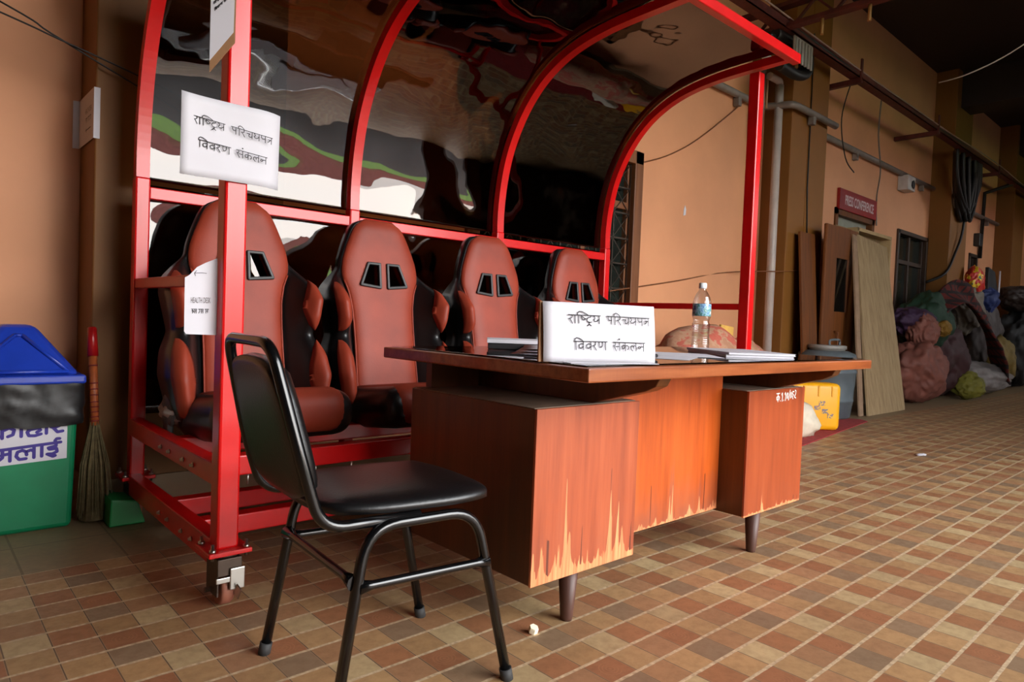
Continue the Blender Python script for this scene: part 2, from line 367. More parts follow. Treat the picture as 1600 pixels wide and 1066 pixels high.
def spline(P, n=6):
    P = [Vector(p) for p in P]; out = []
    for i in range(len(P)-1):
        p0 = P[max(i-1, 0)]; p1 = P[i]; p2 = P[i+1]; p3 = P[min(i+2, len(P)-1)]
        for k in range(n):
            t = k/n; out.append(0.5*((2*p1) + (p2-p0)*t + (2*p0-5*p1+4*p2-p3)*t*t + (3*p1-p0-3*p2+p3)*t**3))
    out.append(P[-1]); return out
def rounded(pts, r, n=6):
    """polyline with its inner corners rounded"""
    P = [Vector(p) for p in pts]; out = [P[0]]
    for a, b, c in zip(P, P[1:], P[2:]):
        rr = min(r, (a-b).length*0.49, (c-b).length*0.49); p = b + (a-b).normalized()*rr; q = b + (c-b).normalized()*rr
        for i in range(n+1):
            t = i/n; out.append(p*(1-t)**2 + b*2*t*(1-t) + q*t*t)
    out.append(P[-1]); return out
def interp(tab, x):
    if x <= tab[0][0]: return tab[0][1]
    for (a, b), (c, d) in zip(tab, tab[1:]):
        if x <= c:
            t = (x-a)/(c-a); t = t*t*(3-2*t) if False else t; return b+(d-b)*t
    return tab[-1][1]
# ------------------------------------------------------------------ the setting
YW, YC = 3.60, 3.30
m = MB(); m.box((-6, -2.6, -0.1), (26, 3.9, 0)); struct('floor', m, FLOOR)
m = MB()
def wall_seg(x0, x1, z0, z1, y0=YW, y1=3.8): m.box((x0, y0, z0), (x1, y1, z1))
WIN = [(2.8, 4.67, 0.85, 2.33), (10.7, 12.0, 0.9, 2.41), (14.3, 14.8, 0.9, 2.40)]
DOORS = [(8.55, 9.8, 0, 2.42), (16.5, 17.5, 0, 2.3)]
xs = sorted([-6, 26] + [v for h in WIN + DOORS for v in h[:2]])
for a, b in zip(xs, xs[1:]):
    hole = [h for h in WIN + DOORS if h[0] <= a and b <= h[1]]
    if hole:
        h = hole[0]
        if h[2] > 0: wall_seg(a, b, 0, h[2])
        wall_seg(a, b, h[3], 5.2)
    else: wall_seg(a, b, 0, 5.2)
struct('wall_back', m, WALL)
for i, (x0, x1) in enumerate([(0.60, 1.42), (6.72, 7.55), (12.05, 12.92), (15.95, 16.8)]):
    m = MB(); m.box((x0, YC, 0.0), (x1, YW+0.02, 5.2), 0.006)
    if i == 1: m.box((7.09, YC-0.004, 0), (7.10, YC+0.01, 5.2))
    struct('trim_%d' % (i+1), m, COLUMN)
m = MB()
m.box((-6, YW-0.012, 0), (0.6, YW+0.01, 0.12)); m.box((0.592, YC-0.012, 0), (1.43, YW+0.01, 0.12)); m.box((1.42, YW-0.012, 0), (6.72, YW+0.01, 0.12))
m.box((6.712, YC-0.012, 0), (7.558, YW, 0.12)); m.box((7.55, YW-0.012, 0), (8.55, YW+0.01, 0.12)); m.box((9.8, YW-0.012, 0), (26, YW+0.01, 0.12))
struct('baseboard_back', m, SKIRT)
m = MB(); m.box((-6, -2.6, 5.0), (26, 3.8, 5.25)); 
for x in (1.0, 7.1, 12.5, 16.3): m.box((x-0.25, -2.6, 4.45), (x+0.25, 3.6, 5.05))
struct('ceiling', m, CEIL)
m = MB(); m.box((6.3, -2.8, 0), (26, -2.6, 3.0)); m.box((10.5, -2.8, 2.9), (12.5, -2.6, 5.2)); m.box((18, -2.8, 3.0), (26, -2.6, 5.2)); m.box((-6, -2.8, 3.2), (2.4, -2.6, 5.2)); m.box((2.4, -2.8, 4.5), (6.4, -2.6, 5.2)); m.box((6.3, -2.8, 2.9), (10.6, -2.6, 5.2)); m.box((12.5, -2.8, 3.7), (18, -2.6, 5.2)); m.box((-6, -2.8, 0), (0.5, -2.6, 5.2)); struct('light_block_front', m, CEIL)  # unseen wall added to block light; its openings are shaped to set the brightness
m = MB(); m.box((26, -2.8, 0), (26.2, 3.8, 5.2)); struct('wall_right', m, CEIL)
m = MB(); m.box((-6.2, -2.8, 0), (-6, 3.8, 5.2)); struct('wall_left', m, WALL)
GRASS = mat('pitch_grass', rgb(120, 160, 62), 0.9, var=0.25, scale=0.6)
TRACK = mat('dark_track', rgb(30, 24, 20), 0.8, var=0.1, scale=0.4)
STAND = mat('faded_stand', rgb(176, 116, 112), 0.8, var=0.25, scale=0.5)
m = MB(); m.box((-60, -90, -0.3), (120, -24, -0.12)); o = struct('grass_pitch', m, GRASS)
m = MB(); m.box((-60, -24, -0.3), (120, -2.6, -0.1)); struct('running_track', m, TRACK)
m = MB()
for i in range(8): m.box((-50, -88-i*1.6, -0.2), (120, -86.4-i*1.6, 1.2+i*0.9))
struct('far_stand', m, STAND)
# windows and doors
def grille(mb, x0, x1, z0, z1, y, nx, nz, r=0.006):
    for i in range(nx+1):
        x = x0+(x1-x0)*i/nx; mb.box((x-r, y-r, z0), (x+r, y+r, z1))
    for j in range(nz+1):
        z = z0+(z1-z0)*j/nz; mb.box((x0, y-r, z-r), (x1, y+r, z+r))
    for i in range(nx):
        for j in range(nz):
            xa = x0+(x1-x0)*i/nx; xb = x0+(x1-x0)*(i+1)/nx; za = z0+(z1-z0)*j/nz; zb = z0+(z1-z0)*(j+1)/nz
            mb.bar((xa, y, za), (xb, y, zb), 0.006, 0.006, up=(0, 1, 0), bev=0); mb.bar((xa, y, zb), (xb, y, za), 0.006, 0.006, up=(0, 1, 0), bev=0)
for i, (x0, x1, z0, z1) in enumerate(WIN):
    wn = thing('window_%d' % (i+1), None, None, ((x0+x1)/2, YW, z0)); wn['kind'] = 'structure'
    fwid = 0.11 if i == 0 else 0.06
    m = MB()
    m.box((x0, YW-0.03, z0), (x0+fwid, YW+0.12, z1), 0.006); m.box((x1-fwid, YW-0.03, z0), (x1, YW+0.12, z1), 0.006)
    m.box((x0, YW-0.03, z1-fwid), (x1, YW+0.12, z1), 0.006); m.box((x0, YW-0.03, z0), (x1, YW+0.12, z0+fwid), 0.006)
    part('window_frame', m, WFRAME if i == 0 else WDARK, wn)
    m = MB(); sx0 = x0+fwid; sx1 = x1-fwid; sz0 = z0+fwid; sz1 = z1-fwid; nm = 3 if i == 0 else 2
    for q in range(nm+1):
        xx = sx0+(sx1-sx0)*q/nm; m.box((xx-0.025, YW+0.03, sz0), (xx+0.025, YW+0.08, sz1), 0.004)
    zz = sz0+(sz1-sz0)*0.72; m.box((sx0, YW+0.028, zz-0.03), (sx1, YW+0.082, zz+0.03), 0.004)
    part('sash', m, WFRAME if i == 0 else WDARK, wn)
    m = MB(); m.box((sx0, YW+0.07, sz0), (sx1, YW+0.076, sz1)); part('pane', m, WINGLASS, wn)
    m = MB(); grille(m, sx0, sx1, sz0, sz1, YW+0.105 if i else YW+0.02, 8 if i == 0 else 6, 6); part('grille', m, STEELD, wn)
for i, (x0, x1, z0, z1) in enumerate(DOORS):
    d = thing('door_%d' % (i+1), None, None, ((x0+x1)/2, YW, 0)); d['kind'] = 'structure'
    m = MB(); m.box((x0, YW-0.02, 0), (x0+0.08, YW+0.1, z1)); m.box((x1-0.08, YW-0.02, 0), (x1, YW+0.1, z1)); m.box((x0, YW-0.02, z1-0.08), (x1, YW+0.1, z1)); part('door_frame', m, WDOOR, d)
    m = MB(); m.box((x0+0.08, YW+0.05, 0), (x1-0.08, YW+0.09, z1-0.4), 0.004); part('door_leaf', m, mat('grey_door_paint%d' % i, rgb(120, 116, 104), 0.6), d)
    m = MB(); m.box((x0+0.08, YW+0.06, z1-0.4), (x1-0.08, YW+0.08, z1-0.08)); part('fanlight', m, mat('fanlight_glass%d' % i, rgb(150, 150, 136), 0.3), d)
# ------------------------------------------------------------------ shelter
PX0, PX1 = 0.692, 3.73
sh = thing('dugout_shelter', 'red tubular dugout shelter with curved smoked panels standing on castors', 'shelter', (2.2, 2.6, 0))
def vpost(x0, x1, y0, y1, z0, z1): q = MB(); q.box((x0, y0, z0), (x1, y1, z1), 0.007); return q
part('front_post', vpost(0.688, 0.752, 2.0, 2.064, 0.172, 2.40), RED, sh)
part('front_post', vpost(3.652, 3.716, 2.0, 2.064, 0.172, 2.36), RED, sh)
for x in (0.735, 1.70, 2.675, 3.67): part('rear_post', vpost(x-0.028, x+0.028, 3.085, 3.141, 0.172, 1.40), RED, sh)
PROF = [(3.113, 1.40), (3.113, 1.52), (3.095, 1.68), (3.055, 1.84), (2.99, 1.98), (2.90, 2.11), (2.785, 2.22), (2.65, 2.30), (2.50, 2.352), (2.33, 2.381), (2.15, 2.393), (1.83, 2.40)]
PF = [(p.x, p.y) for p in spline([(a, b, 0) for a, b in PROF], 5)]
def arch_mb(x, wd=0.05, hh=0.045):
    q = MB(); t = bmesh.new(); R = []
    for i, (y, z) in enumerate(PF):
        a = PF[max(i-1, 0)]; b = PF[min(i+1, len(PF)-1)]; dy, dz = b[0]-a[0], b[1]-a[1]; L = math.hypot(dy, dz); ny, nz = dz/L, -dy/L
        R.append([t.verts.new((x+sx_*wd/2, y+ny*s*hh/2, z+nz*s*hh/2)) for sx_, s in ((-1, -1), (1, -1), (1, 1), (-1, 1))])
    for a, b in zip(R, R[1:]):
        for k in range(4): t.faces.new((a[k], a[(k+1) % 4], b[(k+1) % 4], b[k]))
    t.faces.new(R[0][::-1]); t.faces.new(R[-1]); bmesh.ops.recalc_face_normals(t, faces=t.faces[:])
    q.add(t); return q
AX = [0.735, 1.70, 2.675, 3.67]
for x in AX: part('arch', arch_mb(x), RED, sh)
m = MB(); m.box((0.70, 1.80, 2.372), (3.735, 1.845, 2.425), 0.005); part('front_beam', m, RED, sh)
for a, b in zip(AX, AX[1:]):
    m = MB(); m.box((a+0.026, 3.09, 1.315), (b-0.026, 3.13, 1.365), 0.004); part('rear_rail', m, RED, sh)
m = MB(); m.box((0.712, 2.06, 0.945), (0.742, 3.09, 0.985), 0.004); part('side_bar', m, RED, sh)
m = MB(); m.box((3.655, 2.06, 0.985), (3.685, 3.09, 1.022), 0.004); part('side_bar', m, RED, sh)
for X0 in (0.700, 3.660):
    for z0, z1, nm in ((0.345, 0.412, 'seat_frame_rail'), (0.10, 0.18, 'base_rail')):
        m = MB(); m.box((X0, 2.06, z0), (X0+0.05, 3.09, z1), 0.004); ob = part(nm, m, RED, sh)
        if X0 < 1:
            for y in (2.62, 2.52, 2.365, 2.265):
                q = MB(); q.lathe([(0.008, 0), (0.008, 0.004), (0.005, 0.005), (0.005, 0.010)], n=8, mtx=Matrix.Translation((X0, y, (z0+z1)/2-0.005)) @ Matrix.Rotation(-PI/2, 4, 'Y')); part('bolt', q, CHROME, ob)
for y, z0, z1 in ((2.235, 0.335, 0.40), (2.64, 0.335, 0.40), (2.37, 0.10, 0.165), (2.67, 0.10, 0.165)):
    m = MB(); m.box((0.74, y-0.03, z0), (3.67, y+0.03, z1), 0.005); ob = part('long_rail', m, RED, sh)
    if y < 2.3:
        for x in (0.86, 0.93, 1.10, 1.24, 1.57, 1.68, 1.93, 2.05):
            q = MB(); q.cyl((x, y-0.012, z0-0.035), (x, y-0.012, z0), 0.004, 6); part('bolt', q, CHROME, ob)
for x in (1.70, 2.675): part('short_post', vpost(x-0.03, x+0.03, 2.34, 2.40, 0.165, 0.335), RED, sh)
for x in (0.735, 3.67):
    for y in (2.33, 2.64):
        pass
# smoked panels: one curved and one upright sheet per bay
def bulge(x, z, seed, amp): return amp*(noise.noise(Vector((x*1.6, z*2.2, seed)))+0.6*noise.noise(Vector((x*3.7, z*4.1, seed+9))))
for bi, (a, b) in enumerate(zip(AX, AX[1:])):
    def curved(u, v, a=a, b=b, bi=bi, off=0.028):
        x = a+0.004+(b-a-0.008)*u; k = v*(len(PF)-1); i = min(int(k), len(PF)-2); f = k-i
        y = PF[i][0]*(1-f)+PF[i+1][0]*f; z = PF[i][1]*(1-f)+PF[i+1][1]*f
        dy, dz = PF[i+1][0]-PF[i][0], PF[i+1][1]-PF[i][1]; L = math.hypot(dy, dz)
        e = off + bulge(x*0.9, z*1.2, bi*5, 0.010+0.030*max(0, (1.95-z)/0.6))*math.sin(PI*u)*math.sin(PI*min(1, v*4)*0.5)
        return (x, y+dz/L*e, z-dy/L*e)
    m = MB(); m.solid(lambda u, v: curved(u, v), lambda u, v: curved(u, v, off=0.033), 30, 60); part('curved_panel', m, ACRYL, sh)
    def flat(u, v, a=a, b=b, bi=bi, off=0.028):
        x = a+0.004+(b-a-0.008)*u; z = 0.42+0.96*v
        return (x, 3.113+off+bulge(x*1.2, z*1.1, bi*7+3, 0.06)*math.sin(PI*u)*math.sin(PI*min(1, v)), z)
    m = MB(); m.solid(lambda u, v: flat(u, v), lambda u, v: flat(u, v, off=0.033), 30, 30); part('upright_panel', m, ACRYL, sh)
# castors
for ci, (cx, cy, brake) in enumerate([(0.72, 2.032, True), (0.735, 3.113, False), (3.684, 2.032, True), (3.67, 3.113, False)]):
    m = MB(); m.box((cx-0.062, cy-0.062, 0.160), (cx+0.062, cy+0.062, 0.174), 0.003); pl = part('castor_plate', m, RED, sh)
    for sx_ in (-1, 1):
        for sy in (-1, 1): m = MB(); m.lathe([(0.005, -0.024), (0.005, -0.001), (0.010, 0), (0.010, 0.008), (0.005, 0.009), (0.005, 0.023)], (cx+sx_*0.048, cy+sy*0.048, 0.174), 8); part('bolt', m, CHROME, pl)
    m = MB(); m.lathe([(0.04, 0.145), (0.045, 0.15), (0.045, 0.16)], (cx, cy, 0), 18)
    for s_ in (-1, 1): m.box((cx+s_*0.032-0.003, cy-0.050, 0.040), (cx+s_*0.032+0.003, cy+0.04, 0.150), 0.002)
    m.box((cx-0.035, cy-0.054, 0.100), (cx+0.035, cy-0.046, 0.150), 0.002); m.cyl((cx-0.052, cy, 0.052), (cx+0.046, cy, 0.052), 0.008, 8)
    part('fork', m, STEELD, pl)
    m = MB(); m.lathe([(0.02, -0.019), (0.046, -0.019), (0.051, -0.012), (0.051, 0.012), (0.046, 0.019), (0.02, 0.019)], n=24, mtx=Matrix.Translation((cx, cy, 0.0515)) @ Matrix.Rotation(PI/2, 4, 'Y')); part('wheel', m, TREAD, pl)
    if brake:
        m = MB(); m.box((cx-0.002, cy-0.062, 0.058), (cx+0.042, cy-0.055, 0.122), 0.003); m.box((cx-0.040, cy-0.060, 0.082), (cx+0.004, cy-0.054, 0.098), 0.002); m.bar((cx+0.015, cy-0.058, 0.060), (cx+0.022, cy-0.078, 0.046), 0.044, 0.004, up=(1, 0, 0)); part('brake_lever', m, CHROME, pl)
# ------------------------------------------------------------------ racing seats
W_T = [(-.03, .22), (0, .265), (.08, .300), (.2, .325), (.29, .315), (.365, .285), (.44, .298), (.52, .312), (.58, .300), (.63, .255), (.67, .212), (.72, .204), (.78, .183), (.84, .158), (.875, .140), (.90, .118), (.912, .095), (.918, .07)]
C_T = [(-.03, .15), (0, .162), (.1, .166), (.3, .162), (.42, .163), (.5, .167), (.57, .180), (.63, .204), (.67, .206), (.72, .198), (.78, .177), (.84, .152), (.875, .134), (.90, .112), (.912, .09), (.918, .065)]
B_T = [(0, .11), (.1, .155), (.2, .175), (.28, .15), (.365, .095), (.44, .145), (.52, .16), (.58, .11), (.63, .03), (.66, .0), (1, 0)]
ZT = 0.918
def sm(tab, z):  return (interp(tab, z-0.012)+interp(tab, z)*2+interp(tab, z+0.012))/4
def yc(z): return 0.10 + 0.19*z - 0.05*max(0, z-0.6)
def prot(u): return (math.sin(min(u/0.72, 1)*PI/2)**1.6)*(1-0.45*max(0, (u-0.72)/0.28)**2)
def yfront(x, z):
    c = sm(C_T, z); wd = sm(W_T, z)
    if abs(x) <= c or wd-c < 0.008: return yc(z)
    return yc(z) - sm(B_T, z)*prot((abs(x)-c)/(wd-c))
def shell_front(u, v):
    z = -0.03+(ZT+0.03)*v; x = (2*u-1)*sm(W_T, z); return (x, yfront(x, z)+0.012, z)
def shell_back(u, v):
    z = -0.03+(ZT+0.03)*v; x = (2*u-1)*sm(W_T, z)*0.97; return (x, yc(z)+0.075+0.03*(1-(2*u-1)**2), z)
def pad_front(u, v):
    z = 0.015+(ZT+0.004-0.015)*v; c = sm(C_T, z); x = (2*u-1)*c; e = 1-abs(2*u-1)**6; ez = min(1, (1-v)/0.05)
    return (x, yc(z)-0.022*e*math.sqrt(max(ez, 0))-0.004, z)
def pad_back(u, v):
    z = 0.015+(ZT+0.004-0.015)*v; x = (2*u-1)*sm(C_T, z); return (x, yc(z)+0.02, z)
HOLES = [[(-0.024, 0.596), (-0.024, 0.704), (-0.082, 0.704), (-0.122, 0.606)]]
HOLES.append([(-x, z) for x, z in HOLES[0]])
def cut(mesh_mb):
    me = bpy.data.meshes.new('a'); mesh_mb.bm.to_mesh(me); mesh_mb.bm.free(); ob = bpy.data.objects.new('a', me); COL.objects.link(ob); cs = []
    for h in HOLES:
        q = MB(); q.prism([(x, -0.1, z) for x, z in h], (0, 0.6, 0)); mc = bpy.data.meshes.new('c'); q.bm.to_mesh(mc); q.bm.free(); oc = bpy.data.objects.new('c', mc); COL.objects.link(oc); cs.append(oc)
        md = ob.modifiers.new('b', 'BOOLEAN'); md.operation = 'DIFFERENCE'; md.solver = 'EXACT'; md.object = oc
    bpy.context.view_layer.update()
    r = bpy.data.meshes.new_from_object(ob.evaluated_get(bpy.context.evaluated_depsgraph_get())); out = MB(); out.bm.from_mesh(r)
    for o in cs + [ob]: bpy.data.objects.remove(o)
    return out
SEATY, SEATZ = 2.66, 0.412
seat = thing('racing_seat', 'rust and black bucket seat nearest the left end, behind the red front post', 'seat', (1.06, SEATY, SEATZ), 0, 'bucket seats in the shelter')
m = MB(); m.solid(shell_front, shell_back, 40, 64); part('backrest', cut(m), BLACKL, seat, local=True)
m = MB(); m.solid(pad_front, pad_back, 26, 60); part('back_pad', cut(m), RUST, seat, local=True)
for h in HOLES:
    m = MB(); cx = sum(p[0] for p in h)/4; cz = sum(p[1] for p in h)/4
    for i in range(4):
        a = h[i]; b = h[(i+1) % 4]; f = 1.04
        pa = (cx+(a[0]-cx)*f, cz+(a[1]-cz)*f); pb = (cx+(b[0]-cx)*f, cz+(b[1]-cz)*f)
        m.bar((pa[0], yc(pa[1])-0.026, pa[1]), (pb[0], yc(pb[1])-0.026, pb[1]), 0.014, 0.022, up=(0, 1, 0), bev=0.004, ext=0.005)
    part('harness_hole_rim', m, DGREY, seat, local=True)
for sgn in (-1, 1):
    for z0, z1, pk in ((0.385, 0.605, 0.5), (0.05, 0.345, 0.5)):
        def pt_(u, v, off, sgn=sgn, z0=z0, z1=z1):
            z = z0+(z1-z0)*v; lens = max(0.02, math.sin(PI*v)**0.7); ui = 0.88-0.42*lens; q = ui+(0.95-ui)*u
            c = sm(C_T, z); wd = sm(W_T, z); x = c+(wd-c)*q; y = yfront(x, z); e = off*min(1, lens*2)
            return (sgn*(x+e*0.6), y-e, z)
        m = MB(); m.solid(lambda u, v: pt_(u, v, 0.006), lambda u, v: pt_(u, v, -0.018), 8, 26); part('bolster_patch', m, RUST, seat, local=True)
    m = MB(); m.tube([(sgn*sm(C_T, z), yc(z)-0.006, z) for z in [0.02+0.6*i/24 for i in range(25)]], 0.004, 6); part('piping', m, RUST, seat, local=True)
R8 = Matrix.Translation((0, 0, 0.02)) @ Matrix.Rotation(math.radians(-7), 4, 'X')
m = MB(); m.box((-0.236, -0.345, -0.050), (0.236, 0.15, 0.128), 0.075, R8, seg=5, smooth=True); cu = part('cushion', m, RUST, seat, local=True)
m = MB(); m.box((-0.272, -0.332, -0.060), (0.272, 0.14, 0.118), 0.078, R8, seg=5, smooth=True); part('cushion_shell', m, BLACKL, seat, local=True)
for sgn in (-1, 1):
    m = MB(); m.lathe([(0.02, 0), (0.062, 0), (0.068, 0.01), (0.06, 0.022), (0.02, 0.026)], n=24, mtx=Matrix.Translation((sgn*0.282, 0.12, 0.07)) @ Matrix.Rotation(sgn*PI/2, 4, 'Y')); m.box((sgn*0.294-0.012, 0.09, -0.02), (sgn*0.294+0.012, 0.15, 0.09), 0.006); part('recliner', m, GREYP, seat, local=True)
m = MB()
for sgn in (-1, 1): m.box((sgn*0.17-0.018, -0.24, -0.012), (sgn*0.17+0.018, 0.22, 0.006), 0.002)
m.box((-0.03, -0.31, -0.006), (0.05, -0.2, 0.008), 0.003)
part('slide_rail', m, STEELD, seat, local=True)
SL = ['rust and black bucket seat second from the left, between second post and desk',
      'rust and black bucket seat third from the left, rising behind the desk papers',
      'rust and black bucket seat farthest right, mostly hidden behind the white desk sign']
for x, lb in zip((1.735, 2.44, 3.14), SL):
    c = copy_tree(seat); c.location = (x, SEATY, SEATZ); c['label'] = lb
    WM[c.name] = Matrix.Translation(c.location)
# ------------------------------------------------------------------ desk
dk = thing('office_desk', 'old varnished wooden office desk with chipped veneer and two pedestals', 'desk', (2.05, 1.5, 0))
for x0, x1 in ((1.252, 1.693), (2.362, 2.822)):
    m = MB(); m.box((x0, 1.277, 0.165), (x1, 1.86, 0.641), 0.003); pd = part('pedestal', m, WDESK_SHADED, dk)
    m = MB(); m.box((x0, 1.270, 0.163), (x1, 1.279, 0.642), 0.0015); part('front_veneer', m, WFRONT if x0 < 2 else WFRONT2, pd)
    m = MB(); m.box((x0+0.004, 1.285, 0.640), (x1-0.004, 1.855, 0.643)); part('dusty_ledge', m, WDUST, pd)
m = MB(); m.box((1.69, 1.385, 0.175), (2.365, 1.405, 0.73)); part('modesty_panel', m, WPANEL, dk)
BP = [(1.86, 0.643), (1.297, 0.643), (1.11, 0.695), (1.075, 0.712), (1.062, 0.736), (1.86, 0.736)]
for x0 in (1.50, 2.612):
    m = MB(); m.prism([(x0, y, z) for y, z in BP], (0.055, 0, 0), 0.003); part('support_bracket', m, WDESK_SHADED, dk)
m = MB(); m.box((1.55, 1.55, 0.66), (2.62, 1.60, 0.736), 0.003); m.box((1.30, 1.82, 0.643), (2.80, 1.85, 0.736)); part('apron', m, WDESK_SHADED, dk)
m = MB(); m.box((1.194, 1.045, 0.735), (2.912, 1.95, 0.770), 0.004); part('tabletop', m, WTOP, dk)
m = MB(); m.box((1.215, 1.07, 0.7703), (2.895, 1.93, 0.7745), 0.001); part('glass_sheet', m, GLTOP, dk)
for x, y in ((1.465, 1.33), (1.513, 1.81), (2.497, 1.305), (2.60, 1.80)):
    m = MB(); m.lathe([(0.0165, 0), (0.018, 0.008), (0.019, 0.012), (0.031, 0.166)], (x, y, 0), 18); part('leg', m, WLEG, dk)
# ------------------------------------------------------------------ Devanagari pen strokes (traced in a 1600 x 800 box)
A1 = [[(118, 152), (655, 163)], [(762, 165), (1515, 188)],
 [(172, 153), (182, 172), (176, 194), (150, 207), (122, 208)], [(142, 207), (165, 240), (185, 278)],
 [(230, 155), (230, 275)], [(290, 155), (290, 275)], [(268, 153), (272, 122), (298, 103), (345, 105), (400, 128), (450, 157)],
 [(336, 157), (336, 195), (352, 222), (380, 228), (405, 205)], [(340, 170), (400, 212)],
 [(490, 160), (488, 185), (445, 192), (424, 222), (440, 252), (478, 262), (505, 255)], [(465, 262), (465, 288)], [(432, 314), (465, 288), (498, 312)],
 [(540, 165), (562, 190), (560, 210), (540, 220), (556, 245), (592, 246), (630, 215)], [(632, 163), (632, 278)],
 [(785, 167), (785, 205), (805, 228), (845, 225)], [(845, 167), (845, 285)],
 [(905, 168), (905, 290)], [(888, 167), (890, 135), (915, 118), (945, 125), (980, 150), (995, 172)],
 [(985, 172), (995, 192), (988, 212), (965, 223), (940, 225)], [(957, 225), (1002, 295)],
 [(1042, 213), (1095, 213), (1078, 235), (1080, 262), (1102, 274), (1135, 255)], [(1137, 178), (1137, 292)],
 [(1172, 182), (1196, 206), (1194, 226), (1174, 238), (1192, 262), (1228, 262), (1263, 234)], [(1265, 180), (1265, 296)],
 [(1310, 184), (1310, 222), (1332, 245), (1380, 240)], [(1380, 185), (1380, 300)],
 [(1495, 188), (1495, 302)], [(1437, 232), (1470, 230), (1495, 240)], [(1472, 232), (1460, 255), (1430, 276)]]
A2 = [[(215, 540), (765, 548)], [(865, 552), (1425, 568)],
 [(238, 540), (238, 662)], [(217, 540), (222, 505), (250, 488), (290, 494), (335, 518), (362, 545)],
 [(362, 545), (362, 664)], [(362, 580), (320, 576), (294, 592), (290, 622), (312, 642), (340, 636), (362, 610)],
 [(487, 547), (487, 666)], [(487, 582), (445, 578), (419, 594), (415, 624), (437, 644), (465, 638), (487, 612)],
 [(560, 548), (568, 572), (560, 592), (538, 602), (518, 604)], [(535, 604), (580, 672)],
 [(625, 549), (627, 605), (645, 630), (672, 624), (685, 600), (686, 549)], [(735, 550), (735, 670)],
 [(900, 555), (908, 580), (898, 600), (872, 606)], [(878, 606), (918, 682)], [(905, 616), (975, 618)], [(975, 558), (975, 680)], [(965, 504), (979, 504), (979, 514), (965, 514), (965, 504)],
 [(1075, 560), (1075, 682)], [(1075, 606), (1038, 600), (1018, 618), (1024, 645), (1048, 652), (1075, 625)], [(1075, 612), (1110, 602), (1134, 620), (1132, 648), (1116, 664)],
 [(1265, 565), (1265, 686)], [(1265, 616), (1240, 604), (1220, 618), (1222, 642)], [(1220, 618), (1196, 604), (1172, 622), (1176, 656), (1206, 684)],
 [(1400, 568), (1400, 690)], [(1400, 624), (1345, 624), (1342, 646), (1318, 654), (1304, 636), (1318, 618), (1342, 628)]]
TXT = [[(x, y-0.0205*(x-200)) for x, y in l] for l in A1+A2]
def deva(mb, org, ux, uy, nrm, width, wd):
    """both lines; org = centre of the text block, width = width of its first line in metres"""
    k = width/1397.0
    mb.strokes([[((x-816)*k, -(y-395)*k) for x, y in l] for l in TXT], org, ux, uy, wd, nrm)
def sheet(mb, bl, ux, uy, wd, ht, nrm, curl=0.0, th=0.0006, nx=12, ny=10, fn=None):
    bl = Vector(bl); ux = Vector(ux).normalized(); uy = Vector(uy).normalized(); nrm = Vector(nrm).normalized()
    def P(u, v, o):
        c = curl*(2*u-1)**2 if fn is None else fn(u, v)
        return bl + ux*u*wd + uy*v*ht + nrm*(c+o)
    mb.solid(lambda u, v: P(u, v, th/2), lambda u, v: P(u, v, -th/2), nx, ny)
# big sheet on the front post: flat middle, right edge bending back
NX = Vector((0, -1, 0))
sg = thing('paper_sign', 'white paper notice with two printed lines taped across the red front post', 'sign', (0.705, 1.985, 1.24))
ux = Vector((1, 0.0, 0.012)).normalized(); uy = Vector((-0.004, 0, 1)).normalized()
m = MB(); sheet(m, (0.560, 1.992, 1.238), ux, uy, 0.291, 0.222, NX, fn=lambda u, v: -0.030*max(0, (u-0.72)/0.28)**2 + 0.010*max(0, (0.25-u)/0.25)**2 + 0.004*math.sin(u*5+v*2)); part('sheet', m, PAPER, sg)
m = MB(); deva(m, Vector((0.703, 1.992, 1.355)) + NX*0.0062, (1, 0, -0.075), (0, 0, 1), NX, 0.222, 0.0021); part('printed_text', m, INK, sg)
# folded notice on the desk
SN = Vector((-0.325, -0.946, 0)); SU = Vector((0.946, -0.325, 0))
tz = 0.7746
ds = thing('desk_sign', 'white folded paper notice on brown cardboard standing on the desk edge', 'sign', (1.36, 1.15, tz))
bl = Vector((1.198, 1.203, tz)); lean = Vector((0.04, 0.11, 0.99)).normalized()
fr_n = SU.cross(lean).normalized()
m = MB(); sheet(m, bl - lean*0.0, SU, lean, 0.336, 0.153, fr_n, fn=lambda u, v: 0.003*math.sin(3*v)+0.002*math.sin(u*4)+0.002); 
m.prism([bl+SU*0.336+lean*0.153, bl+SU*0.348+lean*0.085-fr_n*0.02, bl+SU*0.340+fr_n*0.0, bl+SU*0.334+lean*0.08], -fr_n*0.001)
m.box((-0.10, -0.04, 0), (0.16, 0.005, 0.0012), 0, Matrix.Translation((1.33, 1.135, tz+0.0004)) @ Matrix.Rotation(math.atan2(-0.325, 0.946), 4, 'Z'))
part('sheet', m, PAPER, ds)
m = MB(); deva(m, bl+SU*0.192+lean*0.078+fr_n*0.0085, SU, lean, fr_n, 0.246, 0.0022); part('printed_text', m, INK, ds)
m = MB(); m.prism([bl-SU*0.010-fr_n*0.004, bl+SU*0.332-fr_n*0.004, bl+SU*0.328+lean*0.152-fr_n*0.004, bl-SU*0.004+lean*0.154-fr_n*0.004], -fr_n*0.008)
sup = bl+SU*0.16-fr_n*0.012
m.prism([sup, sup+lean*0.14, sup-fr_n*0.09+Vector((0, 0, 0.001))], SU*0.004)
part('cardboard_back', m, CARD, ds)
